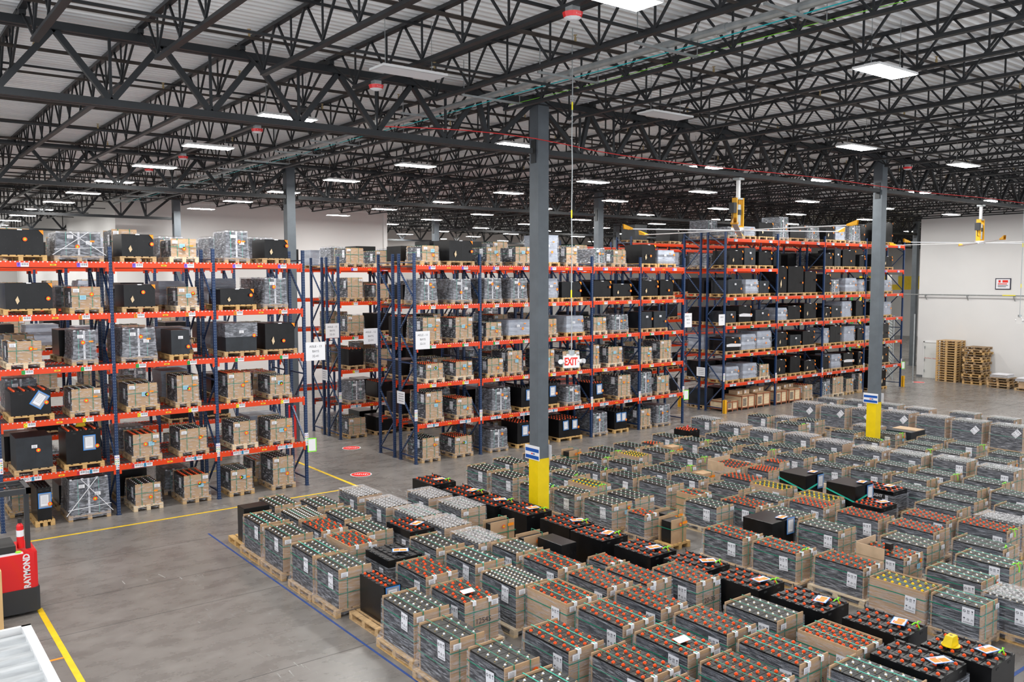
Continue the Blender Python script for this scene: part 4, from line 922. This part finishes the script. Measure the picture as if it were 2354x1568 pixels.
# ---------------------------------------------------------------- battery crates on the floor
ITEMS = '0,Ws,6.85,9.08,0.6,0.85,0.85;0,Ws,6.75,10.27,0.6,0.85,0.85;0,W,6.86,11.48,0.65,1,0.85;0,K,7.13,12.93,0.34,0.9,0.82;0,W,6.84,14.09,0.65,0.95,0.85;0,W,6.81,15.14,0.65,1,0.85;0,W,6.82,16.6,0.65,1,0.85;0,Wf,6.82,17.82,0.65,1,0.85;1,O,8.13,7.68,0.66,1.03,0.85;1,O,7.9,8.94,0.66,1.03,0.85;1,O,7.76,11.36,0.66,1.03,0.85;1,O,7.91,12.8,0.66,1.03,0.85;1,T,7.84,14.05,0.75,0.9,0.85;1,O,7.64,15.23,0.6,1.03,0.85;1,W,8.34,15.82,0.6,1,0.85;1,O,7.64,16.52,0.6,1.03,0.85;1,Wd,7.64,17.68,0.65,1.02,0.85;1,W,7.65,19.05,0.63,1,0.85;2,O,9.14,7.81,0.66,1.03,0.85;2,O,9.14,9.1,0.66,1.03,0.85;2,O,9.06,10.32,0.66,1.01,0.85;2,Wd,8.88,11.43,0.68,1.02,0.85;2,W,8.98,12.79,0.65,1,0.85;2,W,8.92,14.04,0.65,1,0.85;2,TO,9.04,15.25,0.6,1,0.9;2,W,8.43,17.03,0.65,1,0.85;2,W,8.4,18.35,0.65,1,0.85;3,O,10.14,6.68,0.66,1.03,0.85;3,O,10.17,7.94,0.66,1.03,0.85;3,O,10.09,9.19,0.6,1.03,0.85;3,O,10.09,10.43,0.6,1.03,0.85;3,O,10.03,11.66,0.66,1.03,0.85;3,W,10,12.86,0.65,0.81,0.85;3,F,9.75,13.77,0.66,1,0.85;3,F,9.79,15.08,0.66,0.94,0.85;3,F,9.74,16.16,0.66,.98,0.85;3,F,9.62,17.3,0.66,1,0.85;3,F,9.57,18.62,0.66,1,0.85;4,TO,11.29,5.31,0.75,1,0.85;4,Od,11.17,6.44,0.65,0.95,0.85;4,W,11.17,7.77,0.65,1,0.85;4,O,11.49,9.65,0.6,1.03,0.85;4,O,10.79,10.16,0.6,1.03,0.85;4,Os,11.27,11.64,0.45,0.55,0.7;4,C,11.07,12.77,0.4,0.75,0.85;4,S,10.8,13.63,0.65,0.3,0.85;4,S,10.88,14.91,0.65,0.3,0.85;4,F,10.91,16.09,0.66,1,0.85;4,F,10.84,17.39,0.66,1,0.85;5,K,12.27,5.08,0.74,1,0.8;5,K,12.26,6.34,0.74,1,0.8;5,K,12.18,7.62,0.74,1,0.8;5,K,12.19,8.87,0.74,1,0.8;5,K,12.19,10.07,0.74,1,0.8;5,K,12.03,11.25,0.74,1,0.8;5,K,11.99,12.56,0.74,0.99,0.8;5,K,12.06,13.65,0.74,1,0.8;5,K,11.96,15,0.74,0.98,0.8;5,K,11.84,16.08,0.74,1,0.8;5,K,11.8,17.27,0.74,1,0.8;5,K,11.81,18.77,0.74,1,0.8;6,Ws,14.66,6.28,0.6,0.81,0.7;6,Y,14.59,7.19,0.6,1,0.7;6,O,14.87,8.49,0.66,1.03,0.7;6,O,14.66,9.8,0.66,1.03,0.7;6,O,14.62,11.06,0.66,1.03,0.7;6,S,14.55,12.97,0.5,0.4,0.7;6,S,14.99,13.49,0.5,0.4,0.68;6,Os,14.44,13.7,0.45,0.55,0.65;6,W,14.33,14.67,0.65,1,0.7;6,W,14.28,15.96,0.65,0.82,0.7;6,W,14.03,16.89,0.65,1,0.7;6,W,14.13,18.33,0.65,1,0.7;6,W,14.1,19.49,0.65,1,0.7;7,DS,15.4,5.65,0.7,0.9,0.7;7,W,15.94,6.83,0.65,1,0.68;7,W,15.25,14.8,0.65,1,0.68;7,Y,15.27,16.33,0.6,1,0.68;7,W,15.61,17.56,0.65,0.87,0.68;7,W,15.48,18.53,0.65,1,0.68;7,W,15.33,19.87,0.65,1,0.68;8,Oc,16.11,8.36,0.7,1,0.68;8,W,16.73,10.15,0.65,1,0.68;8,W,16.98,11.31,0.65,0.97,0.68;8,C,16.07,11.36,0.8,0.8,0.72;8,O,16.91,12.43,0.66,1.03,0.7;8,W,16.21,13.03,0.6,0.98,0.68;8,On,16.7,14.11,0.6,0.6,0.68;8,W,16.78,15.15,0.65,1,0.7;8,W,16.72,16.31,0.65,1,0.7;8,W,16.64,17.51,0.65,0.99,0.7;8,W,16.52,18.61,0.65,1,0.7;8,W,16.48,19.87,0.65,1,0.7;9,W,17.2,6.87,0.65,1,0.68;9,W,17.18,8.44,0.65,1,0.68;10,W,18.11,7.37,0.65,1,0.7;10,O,18.19,8.81,0.66,1.03,0.7;10,O,18.17,10.05,0.66,1.03,0.7;10,O,18.14,11.41,0.64,0.95,0.7;10,W,17.86,12.47,0.65,1,0.68;10,W,17.98,13.76,0.65,1,0.68;10,W,18.03,15.12,0.6,1,0.68;10,W,18.03,16.26,0.65,1,0.68;10,W,17.98,17.58,0.65,1,0.68;10,W,17.92,18.81,0.65,1,0.68;10,S,18,20.39,0.5,0.4,0.68;11,O,19.32,9.08,0.66,1.03,0.68;11,TO,19.28,10.62,0.75,0.73,0.68;11,Y,18.89,11.71,0.6,1,0.68;11,Y,18.93,13.1,0.6,1,0.68;11,O,19.09,14.21,0.66,1.03,0.68;11,S,18.73,15.57,0.5,0.4,0.7;11,Ws,18.87,16.47,0.6,0.85,0.68;11,Y,18.97,18.32,0.6,0.86,0.68;11,W,18.79,19.34,0.65,1,0.68;12,F,20.28,7.88,0.66,1,0.7;12,O,19.54,7.89,0.63,1.03,0.7;12,W,20.44,9.37,0.65,1,0.68;12,C,19.59,11.46,0.8,0.8,1;12,C,19.63,12.89,0.8,0.8,1;12,O,20.44,14.62,0.66,0.73,0.68;12,OC,20.02,15.45,1,1,0.68;12,W,20.2,17.03,0.65,1,0.68;12,W,20.06,18.18,0.65,1,0.68;12,W,20.09,19.51,0.65,1,0.64;13,TO,21.03,11.25,0.69,1,0.68;13,S,21.03,18.77,0.5,0.4,0.68;13,Os,21.02,19.57,0.45,0.55,0.64;14,W,21.83,8.12,0.65,1,0.64;14,W,21.65,9.52,0.65,1,0.64;14,W,21.83,10.8,0.65,1,0.64;14,Os,21.81,15.22,0.45,0.55,0.65;14,W,21.8,16.06,0.65,1,0.64;14,W,21.77,17.3,0.65,1,0.64;15,W,23.21,8.8,0.65,1,0.64;15,W,22.93,10.01,0.65,1,0.64;15,W,23,11.37,0.65,1,0.64;15,W,22.86,12.55,0.65,1,0.64;15,W,22.59,13.65,0.65,1,0.64;15,W,22.86,15.09,0.65,1,0.64;15,W,23,16.5,0.65,1,0.64;15,W,22.75,17.67,0.65,1,0.64;15,W,22.56,18.89,0.65,0.9,0.64;15,W,22.37,19.89,0.65,1,0.64;16,W,24.14,9.92,0.65,1,0.64;16,W,24.07,11.24,0.65,1,0.64;16,W,24.2,12.52,0.65,1,0.64;16,W,24.02,13.75,0.65,1,0.64;16,W,24.1,15.01,0.65,1,0.64;16,W,23.99,16.22,0.65,1,0.64;16,W,23.89,17.45,0.65,1,0.64;16,W,23.93,18.79,0.65,1,0.64;16,Kr,23.88,20.53,0.6,0.7,0.64;17,F,25.45,10.16,0.66,1,0.75;17,F,25.67,11.54,0.66,1,0.75;17,F,25.41,12.75,0.66,1,0.75;17,F,25.24,13.91,0.66,1,0.75;17,F,25.32,15.3,0.66,1,0.75;17,F,25.57,16.65,0.66,1,0.75;17,F,25.34,17.96,0.66,1,0.75;17,F,25.45,19.43,0.66,1,0.75;17,F,25.75,21.01,0.66,1,0.75;18,W,27.34,11.1,0.65,0.95,0.6;18,W,27.52,12.58,0.65,0.88,0.6;18,W,27.27,13.56,0.65,0.95,0.6;18,W,27.49,15.24,0.65,0.95,0.6;19,W,28.62,11.27,0.65,0.95,0.6;19,W,28.23,13.8,0.65,0.95,0.6;19,W,28.23,16.62,0.65,0.92,0.6;19,W,28.19,18.87,0.65,0.95,0.6;20,W,29.24,12.84,0.65,0.95,0.6;20,W,29.42,13.99,0.65,0.95,0.6;20,W,29.19,15.6,0.65,0.95,0.6;20,W,29.46,19,0.65,0.81,0.6;20,F,29.16,19.94,0.66,0.7,0.6;20,W,28.87,20.76,0.65,0.95,0.6;21,C,30.07,15.49,1,0.95,0.62;21,F,29.86,16.7,0.66,0.95,0.6;22,Ft,32.07,12.57,0.75,1.08,0.92;22,Ft,32.05,13.92,0.75,1.08,0.92;22,Ft,32.04,15.24,0.75,1.08,0.92;22,Ft,32.06,16.63,0.75,1.08,0.92;22,Ft,31.74,17.9,0.75,0.92,0.92;22,Ft,31.41,18.92,0.75,1.08,0.92;22,Ft,31.43,20.25,0.75,1.08,0.92;23,F,35.7,14.33,0.66,1,0.6;23,F,35.89,15.9,0.66,1,0.6;23,F,35.66,17.65,0.66,1,0.6;23,F,35.77,19.09,0.66,1,0.6;23,F,35.71,20.56,0.66,1,0.6;23,F,35.39,21.72,0.66,1,0.6;0,C,6.9,19.02,0.6,0.42,0.95;0,W,6.8,7.78,0.64,1,0.85;1,O,8.1,6.44,0.62,1.03,0.85;3,W,10.43,5.4,0.64,1,0.85;2,O,9.14,6.55,0.66,1.03,0.85'
items = []
for r in ITEMS.split(';'):
    q = r.split(','); items.append((int(q[0]), q[1])+tuple(float(v) for v in q[2:]))
items.sort(key=lambda q: (q[0], q[3]))
cnt = {}
KT = {'W': 'white-capped', 'Wf': 'film-topped', 'Wd': 'close-set white-capped', 'Ws': 'small sparse white-capped', 'O': 'orange-capped', 'Od': 'open close-set orange-capped', 'Y': 'yellow-capped', 'F': 'film-topped', 'Ft': 'tall film-topped', 'Os': 'small orange-capped', 'On': 'unwrapped orange-capped', 'Oc': 'orange-capped', 'OC': 'carton-sided orange-capped', 'DS': 'film-wrapped', 'S': 'narrow carton-faced'}
for (row, tp, x, y, w, l, zt) in items:
    c = cnt.get(row, 0); cnt[row] = c+1
    rs = random.Random(row*100+c); near = row <= 7 or (row <= 9 and y < 15)
    mx_ = my_ = .09
    for o in items:
        if o[2] == x and o[3] == y: continue
        gx = max(o[2]-(x+w), x-(o[2]+o[4])); gy = max(o[3]-(y+l), y-(o[3]+o[5]))
        if gx < .25 and gy < .25:
            if gx > gy: mx_ = min(mx_, gx/2-.012)
            else: my_ = min(my_, gy/2-.012)
    mx_ = max(.01, mx_); my_ = max(.012, my_); pw, pl = w+2*mx_, l+2*my_
    cx, cy = x+w/2, y+l/2
    where = f'{ORD[c]} from front, {ORD[row]} row from the blue line'
    h = zt-.144
    if tp in ('K', 'TO', 'T', 'Kr'):
        lb = {'K': 'black steel battery with orange caps', 'TO': 'black tray battery with orange caps', 'T': 'open black tray battery without caps', 'Kr': 'black battery with red cables'}[tp]
        filmed = tp in ('TO', 'T')
        loose_pallet((cx, cy, 0), max(.7, pw), pl+.0, f'wooden pallet under battery, {where}', 'pallets under the floor batteries', rs.choice(['wood', 'wood_dark']))
        t = thing('battery', f'{lb}, {where}', 'battery', (cx, cy, .145), 0, 'unwrapped batteries on the floor pallets')
        steel_battery(t, w, l, h, rs, None if tp == 'T' else 'cap_orange', 2 if w < .5 else (4 if tp == 'K' and False else 3), 6 if tp != 'T' else 5, near, 0, pouch=tp != 'Kr' and w > .5, lime=tp == 'K' and w > .5)
        if filmed:
            put(film_mesh(w, l, h*.8, w+.06, l+.06, 'film_side', .2, 3, None, 0, True), 'stretch_film', t, (0, 0, -.144))
            stick(t, 'sheet', (-w/2-.04, -l/2+.2, h*.6), 'x', .8)
        if tp == 'TO' and x > 20: MB().quad([(-w/2-.045, l*.2, h*.62), (-w/2-.045, -l*.3, h*.62), (-w/2-.045, -l*.3, h*.86), (-w/2-.045, l*.2, h*.86)], 'charcoal').text('NLIGHT', .10, (-w/2-.048, -l*.05, h*.74), (0, -1, 0), (0, 0, 1), 'paper', 1, .004).obj('brand_panel', t)
        if w < .5: stick(t, 'pouch', (0, -l/2-.01, h*.72), s=1.1)
        if tp == 'Kr':
            MB().path([(-.2, -.2, h+.02), (-.1, -.1, h+.12), (.05, 0, h+.14), (.2, .1, h+.06)], .03, 'red_cable').obj('battery_cable', t)
    elif tp == 'C':
        if row == 0: pw, pl = .76, .9; py_ = cy+.2
        else: py_ = cy
        loose_pallet((cx, py_, 0), pw, pl, f'pallet under closed case, {where}', 'pallets under the floor batteries')
        t = thing('battery_case', f'closed {"dark grey" if row > 15 else "black"} case, {where}', 'case', (cx, cy, .145), 0, 'closed cases on the floor pallets')
        plain_box(t, w, l, h, 'steel_panel' if row > 15 else 'steel_black', rs)
        if row > 15: MB().box(-w*.1, w/2-.01, -l/2+.02, l/2-.02, h, h+.02, 'carton_light').obj('carton_lid', t); stick(t, 'orange', (0, -l/2-.01, h*.4), s=1.2)
        elif w > .6:
            if x > 19: MB().bar((-w/2-.01, l/2, h*.8), (-w/2-.01, -l/2, h*.55), .03, 'strap_teal').bar((-w/2, -l/2-.01, h*.55), (w/2, -l/2-.01, h*.75), .03, 'strap_teal').obj('strap', t)
            stick(t, 'pouch', (w*.3, -l/2-.03, h*.75), s=1.1); stick(t, 'pouchO', (w*.2, -l*.3, h+.03), 'z', 1.0, .2)
    elif tp == 'S':
        t = thing('carton_pack', f'{KT[tp]} battery pack, {where}', 'battery', (cx, cy, 0), 0, 'battery crates on the floor')
        put(pallet_mesh(max(pw, .6), pl, 'wood_yellow'), 'pallet', t)
        b = MB(); b.box(-w*.42, w*.42, -l*.35, l*.35, .144, zt-.06, 'plastic_black'); b.obj('cell_block', t)
        for yy in (-l/2, l/2-.02): MB().box(-w/2, w/2, yy, yy+.018, .144, zt, 'carton').obj('end_panel', t)
        if row % 2: MB().box(-w/2, -w/2+.016, -l/2+.02, l/2-.02, .144, zt, 'carton').box(-w/2+.016, w/2, -l/2+.02, l/2-.02, zt-.03, zt-.02, 'carton').obj('side_panel', t)
        put(band_mesh(w, l, 'strap'), 'strap', t, (0, 0, zt*.7)); put(strap_mesh(w, l, h, 'strap'), 'strap', t, (w*.2, 0, 0))
        stick(t, 'orange', (w*.3, -l/2-.045, zt-.1), s=2.0); stick(t, 'dot', (0, -l/2-.045, zt-.12), s=1)
    else:
        t = thing('battery_crate', f'{KT[tp]} battery crate, {where}', 'battery', (cx, cy, 0), 0, 'battery crates on the floor')
        kk = {'DS': 'F', 'Oc': 'O', 'OC': 'O'}.get(tp, tp)
        tt = carton_crate(t, w, l, h, tp if tp in ('OC', 'Oc') else kk, rs, near, False, pw, pl)
        if tp in ('Oc', 'OC'):
            b = MB(); b.box(-w/2-.01, w/2+.01, l/2-.01, l/2+.008, .144, zt+.14, 'carton_light').box(-w/2-.02, -w/2-.005, -l*.1, l/2, .144, zt+.12, 'carton_light'); b.obj('carton_flap', t)
            if tp == 'Oc': MB().box(-.06, .06, -.06, .06, tt+.03, tt+.15, 'plastic_black').obj('spacer_block', t)
        if tp == 'DS':
            MB().quad([(-.15, -l/2-.06, zt-.32), (.2, -l/2-.06, zt-.32), (.2, -l/2-.06, zt-.06), (-.15, -l/2-.06, zt-.06)], 'note_orange').text('DO NOT', .07, (.02, -l/2-.064, zt-.12), (1, 0, 0), (0, 0, 1), 'ink').text('DOUBLE', .07, (.02, -l/2-.064, zt-.19), (1, 0, 0), (0, 0, 1), 'ink').text('STACK', .07, (.02, -l/2-.064, zt-.26), (1, 0, 0), (0, 0, 1), 'ink').obj('warning_note', t)
        if tp == 'Ws' and row == 0 and y < 9.5:
            stick(t, 'dot', (.2, -l/2-.06, zt-.12), s=1.3); stick(t, 'blue', (.15, -l/2-.058, zt-.2), s=1.2)
            MB().quad([(-.28, -l/2-.057, zt-.3), (.1, -l/2-.057, zt-.2), (.1, -l/2-.057, zt-.13), (-.28, -l/2-.057, zt-.23)], 'tag_yellow').text('NAC', .11, (-.02, -l/2-.06, zt-.36), (1, 0, 0), (0, 0, 1), 'sign_red').obj('yellow_tape', t)
        for hx_, hy_, tx in ((7.76, 11.4, '1254S'), (10.14, 6.7, '100-13'), (15.6, 8.1, '20-95'), (11.2, 10, '20-35')):
            if abs(x-hx_) < .35 and abs(y-hy_) < .4: MB().text(tx, .13, (0, -l/2-.052, zt-.32), (1, 0, 0), (0, 0, 1), 'ink').obj('marker_writing', t)
        if tp == 'F' and row == 14: pass
        elif rs.random() < .28 and tp[0] in 'WOY' and row > 5: ribbon(t, (rs.uniform(-.2, 0), -l/2+.05, zt+.03), 1, 'lime', rs.uniform(-1, 1))
        if rs.random() < .2 and tp[0] in 'WO' and row > 4: stick(t, 'dot', (w*.3, -l/2-.055, zt-.1), s=1.1); stick(t, 'blue', (w*.18, -l/2-.052, zt-.2), s=1.1)
        if row in (1, 2, 3) and rs.random() < .14 and tp == 'O':
            o = MB().quad([(-.13, -.08, 0), (.1, -.1, .01), (.14, .07, .015), (-.09, .1, .0)], 'paper').obj('paper_sheet', t); o.location = (0, -.1, tt+.036)
yellow_cone((12.5, 5.75, .845), 'yellow stacking cone on the black tray battery at the bottom right')
# ---------------------------------------------------------------- yellow cone on the left rack
yellow_cone((4.58, 24.35, ZL[1]+.147+.905), 'yellow stacking cone on a black battery in the left rack')
# ---------------------------------------------------------------- reach truck at the left edge
t = thing('reach_truck', 'red stand-up reach truck parked at the left edge of the picture', 'forklift', (1.35, 18.05, 0))
def bevel_box(b, x0, x1, y0, y1, z0, z1, m, c=.06):
    pts = [(x0, y0), (x1-c, y0), (x1, y0+c), (x1, y1-c), (x1-c, y1), (x0, y1)]
    n = len(pts)
    b.quad([(x, y, z1) for x, y in pts], m)
    for i in range(n):
        (xa, ya), (xb, yb) = pts[i], pts[(i+1) % n]; b.quad([(xa, ya, z0), (xb, yb, z0), (xb, yb, z1), (xa, ya, z1)], m)
b = MB(); bevel_box(b, -.75, 1.18, -.32, .62, .5, 1.16, 'red_paint'); b.obj('red_body', t)
b = MB(); bevel_box(b, -.75, 1.20, -.34, .64, .06, .5, 'charcoal'); b.box(.33, .47, -.345, -.32, .5, 1.0, 'charcoal'); b.obj('base_skirt', t)
MB().text('RAYMOND', .15, (1.0, -.324, .83), (0, 0, 1), (-1, 0, 0), 'paper', .86, .006).obj('brand_lettering', t)
for q in range(5): pass
MB().box(-.7, .85, -.2, .5, 1.16, 1.3, 'rubber').box(-.1, .95, -.3, -.22, 1.16, 1.18, 'paper').obj('seat_pad', t)
MB().cyl(.88, -.25, 1.18, 1.2, .05, 'sticker_green', 10).obj('warning_disc', t)
MB().box(1.04, 1.12, .0, .09, 1.16, 2.32, 'charcoal').obj('guard_post', t)
b = MB(); b.box(-.75, 1.12, -.3, -.22, 2.26, 2.36, 'charcoal').box(-.75, 1.12, .5, .58, 2.26, 2.36, 'charcoal').box(1.04, 1.12, -.3, .58, 2.26, 2.36, 'charcoal')
for i in range(6): b.bar((-.6+.28*i, -.25, 2.31), (-.6+.28*i, .55, 2.31), .03, 'charcoal')
for y in (0.02, .3): b.bar((-.7, y, 2.33), (1.08, y, 2.33), .02, 'charcoal')
b.obj('overhead_guard', t)
MB().box(-.6, .3, .3, .5, 1.5, 1.8, 'charcoal').box(.2, .35, .1, .3, 1.35, 1.5, 'red_paint').box(.3, .5, .2, .3, 1.95, 2.05, 'note_orange').box(-.2, .1, -.1, .0, 1.9, 2.05, 'charcoal').obj('control_console', t)
b = MB(); b.cyl(.95, -.02, 1.2, 1.62, .06, 'red_paint', 12).cyl(.95, -.02, 1.62, 1.68, .06, 'red_paint', 12, .02).cyl(.95, -.02, 1.42, 1.54, .062, 'paper', 12).box(.92, .98, -.07, .0, 1.68, 1.76, 'rubber'); b.obj('fire_extinguisher', t)
for x in (-.3, .9): MB().bar((x, -.25, .1), (x, .5, .1), .2, 'rubber', n=14).obj('wheel', t)
# plywood box and ribbed white roof panel at the bottom left
t = thing('plywood_box', 'plywood box at the left edge in front of the red truck', 'box', (1.35, 17.0, 0))
MB().box(-.6, .5, -.1, .42, .1, 1.16, 'plywood').obj('plywood_shell', t); MB().box(-.6, .5, -.1, .42, 0, .1, 'wood').obj('skid', t)
t = thing('ribbed_cabin', 'white framed enclosure with ribbed metal roof at the bottom left corner', 'enclosure', (0, 0, 0))
b = MB(); x0, x1, y0, y1, z = -2.0, 1.55, 7.6, 11.63, 2.0
y = y0+.05
while y < y1-.1:
    b.quad([(x0, y, z-.05), (x1-.08, y, z-.05), (x1-.08, y+.05, z-.01), (x0, y+.05, z-.01)], 'ribbed_white'); b.quad([(x0, y+.05, z-.01), (x1-.08, y+.05, z-.01), (x1-.08, y+.16, z-.01), (x0, y+.16, z-.01)], 'ribbed_white')
    b.quad([(x0, y+.16, z-.01), (x1-.08, y+.16, z-.01), (x1-.08, y+.2, z-.05), (x0, y+.2, z-.05)], 'ribbed_white'); b.quad([(x0, y+.2, z-.05), (x1-.08, y+.2, z-.05), (x1-.08, y+.3, z-.05), (x0, y+.3, z-.05)], 'ribbed_white'); y += .3
b.obj('ribbed_roof', t)
MB().box(x1-.1, x1, y0, y1, z-.12, z+.02, 'white_paint').box(x0, x1, y1-.05, y1, z-.12, z+.02, 'white_paint').box(x0, x1, y0, y0+.06, z-.12, z+.02, 'white_paint').obj('roof_frame', t)
MB().box(x0, x1-.02, y1-.04, y1-.01, 0, z-.12, 'white_paint').box(x1-.04, x1-.01, y0, y1, 0, z-.12, 'white_paint').box(x0, x1-.02, y0+.01, y0+.04, 0, z-.12, 'white_paint').obj('cabin_wall', t)
# ---------------------------------------------------------------- right wall furniture
b = MB(); b.box(52.76, 52.8, 21.65, 22.5, 5.5, 6.15, 'ink').box(52.75, 52.76, 21.7, 22.45, 5.55, 6.1, 'paper')

for y0, y1, z0, z1, c in ((22.2, 22.32, 5.90, 6.04, 'sign_red'), (21.8, 22.1, 5.90, 6.04, 'sign_red'), (21.85, 22.35, 5.80, 5.85, 'sign_red'), (21.8, 22.35, 5.72, 5.75, 'ink'), (21.9, 22.35, 5.65, 5.68, 'ink')): b.quad([(52.745, y1, z0), (52.745, y0, z0), (52.745, y0, z1), (52.745, y1, z1)], c)
tag(b.obj('wall_sign'), 'framed red and white notice high on the right wall', 'sign')
t = thing('wall_conduit', 'galvanized conduit with triangular brackets along the right wall', 'pipe', (52.6, 0, 5.15))
MB().bar((0, 8, 0), (0, 45, 0), .07, 'galv', n=8).bar((-.02, 21.3, .02), (-.02, 22, .02), .05, 'tag_yellow').obj('pipe_run', t)
for y in (26.5, 24.0, 21.4, 19): MB().bar((-.05, y, -.05), (.18, y, -.05), .04, 'galv').bar((-.03, y, -.05), (.18, y, -.3), .04, 'galv').obj('bracket', t)
def stack(n, x, y, w, l, m, what, z=0, jit=.0, seed=0):
    rs = random.Random(seed)
    for i in range(n):
        o = put(pallet_mesh(w, l, m[i % len(m)], 0), 'wooden_pallet', None, (x+rs.uniform(-jit, jit), y+rs.uniform(-jit, jit), z+.1445*i), rs.uniform(-jit, jit))
        tag(o, f'stacked wooden pallet, {ORD[i]} from the floor in the {what}', 'pallet', 'empty pallets stacked by the right wall')
stack(17, 52.0, 24.55, 1.1, 1.2, ['wood', 'wood_yellow'], 'tallest neat stack by the fire door')
stack(15, 52.0, 23.0, 1.1, 1.1, ['wood_yellow', 'wood', 'wood_dark'], 'uneven stack beside the tallest one', 0, .07, 3)
stack(4, 51.3, 21.3, 1.2, 1.2, ['wood_dark', 'wood', 'wood'], 'low stack right of the tall ones', 0, .05, 4)
stack(1, 51.2, 19.6, 1.3, 1.5, ['wood'], 'pile at far right')
for x, y, z, lb, ww, ll in ((51.3, 21.3, .58, 'flat silver wrapped sheets on the low pallet stack', 1.0, 1.0), (51.2, 19.6, .5, 'flat silver wrapped sheets over a carton at the right edge', 1.4, 1.5)):
    b = MB(); rs = random.Random(2)
    for i in range(4): b.box(x-ww/2+rs.uniform(0, .08), x+ww/2-rs.uniform(0, .08), y-ll/2+rs.uniform(0, .1), y+ll/2-rs.uniform(0, .1), z+.05*i, z+.05*i+.045, 'foam_white' if i % 2 else 'alu')
    tag(b.obj('wrapped_sheets'), lb, 'sheets')
tag(MB().box(50.7, 51.7, 19.0, 20.2, .146, .49, 'carton_light').box(50.695, 50.7, 19.0, 20.2, .3, .34, 'carton').obj('carton_box'), 'brown carton under wrapped sheets at the right edge', 'carton')
# ---------------------------------------------------------------- wire cage and yard beyond the right rack
t = thing('wire_cage', 'wire mesh cage with galvanized posts beyond the right rack', 'fence', (0, 0, 0))
for x, y, h in ((49.9, 27.0, 3.9), (51.0, 26.3, 4.0), (54.3, 29.8, 4.0), (52.7, 28.6, 2.0)):
    MB().bar((x, y, 0), (x, y, h), .08, 'galv', n=8).obj('post', t)
b = MB(); a = Vector((49.9, 27.0, 0)); c = Vector((54.3, 29.8, 0)); n = 44
for i in range(n+1):
    p = a.lerp(c, i/n); q = a.lerp(c, min(1, (i+10)/n)); r_ = a.lerp(c, max(0, (i-10)/n))
    b.bar((p.x, p.y, .1), (q.x, q.y, .1+3.7*min(1, (n-i)/10)), .012, 'galv'); b.bar((p.x, p.y, .1), (r_.x, r_.y, .1+3.7*min(1, i/10)), .012, 'galv')
b.bar((a.x, a.y, 3.8), (c.x, c.y, 3.8), .06, 'galv').bar((a.x, a.y, .1), (c.x, c.y, .1), .04, 'galv'); b.obj('mesh_panel', t)
t = thing('overhead_crane', 'yellow overhead crane beam beyond the right rack', 'crane', (60, 33, 5.2))
MB().box(-3.5, 9, -.2, .2, .1, 1.1, 'yellow_guard').obj('crane_beam', t); MB().box(-.6, .3, -.6, -.2, .5, 1.2, 'white_paint').obj('control_cabinet', t)
MB().box(-3.5, -3.2, -.15, .15, -5.2, .1, 'yellow_guard').box(8.6, 8.9, -.15, .15, -5.2, .1, 'yellow_guard').obj('leg', t)
t = thing('pallet_rack', 'green and orange rack in the yard beyond the wire cage', 'rack', (62, 36, 0))
for x in (0, 2.7): MB().box(x, x+.1, 0, .1, 0, 5, 'tag_green').box(x, x+.1, 1, 1.1, 0, 5, 'tag_green').bar((x+.05, .05, 1), (x+.05, 1, 2.5), .05, 'tag_green').bar((x+.05, 1, 2.5), (x+.05, .05, 4), .05, 'tag_green').obj('upright_frame', t)
for z in (1.6, 3.1, 4.7): MB().box(.1, 2.7, 0, .06, z-.14, z, 'rack_orange').obj('shelf_beam', t)
t = thing('pallet_truck', 'yellow and black lift truck standing inside the wire cage', 'forklift', (55.8, 31.6, 0))
MB().box(-.5, .6, -.5, .5, .15, 1.3, 'yellow_guard').obj('chassis', t); MB().box(-.45, -.35, -.45, -.35, 1.3, 2.3, 'charcoal').box(.4, .5, -.45, -.35, 1.3, 2.3, 'charcoal').box(-.5, .55, -.5, .5, 2.3, 2.4, 'charcoal').obj('overhead_guard', t)
for x in (-.35, .4): MB().bar((x, -.5, .2), (x, .5, .2), .4, 'rubber', n=12).obj('wheel', t)
t = thing('scissor_lift', 'orange scissor lift with open rails beyond the cage', 'lift', (57.5, 34, 0))
MB().box(-.7, .7, -.5, .5, .2, .9, 'rack_orange').obj('chassis', t); MB().box(-.7, .7, -.5, .5, 2.0, 2.1, 'rack_orange').bar((-.6, -.3, .9), (.6, -.3, 2), .07, 'rack_orange').bar((.6, -.3, .9), (-.6, -.3, 2), .07, 'rack_orange').obj('scissor_arms', t)
b = MB()
for x in (-.68, 0, .68): b.bar((x, -.48, 2.1), (x, -.48, 3.1), .04, 'sign_red'); b.bar((x, .48, 2.1), (x, .48, 3.1), .04, 'sign_red')
for z in (2.6, 3.1): b.bar((-.68, -.48, z), (.68, -.48, z), .04, 'sign_red'); b.bar((-.68, .48, z), (.68, .48, z), .04, 'sign_red')
b.obj('guard_rail', t)
for x in (-.45, .45): MB().bar((x, -.5, .2), (x, .5, .2), .4, 'rubber', n=12).obj('wheel', t)
# small cartons on the wooden crates in the right rack
k = 0; rs = random.Random(8)
for cx, w, zt in ((32.05, .7, .50), (33.4, .9, .69), (34.55, .9, .72), (35.95, .8, .68), (37.1, .85, .70)):
    for q in range(2 if cx > 33 else 0):
        x = cx-w/2+q*(w/2+.03); y = 25.35+rs.uniform(0, .2); h = rs.choice([.14, .18, .2])
        b = MB(); b.box(x, x+w/2-.06, y, y+.5, zt+.001, zt+h, 'carton_light').box(x+.05, x+.15, y-.002, y, zt+.05, zt+h-.03, 'paper'); k += 1
        tag(b.obj('carton_box'), f'small brown carton on the wooden crates under the right rack, {ORD[k-1]} from left', 'carton', 'cartons on the wooden crates')
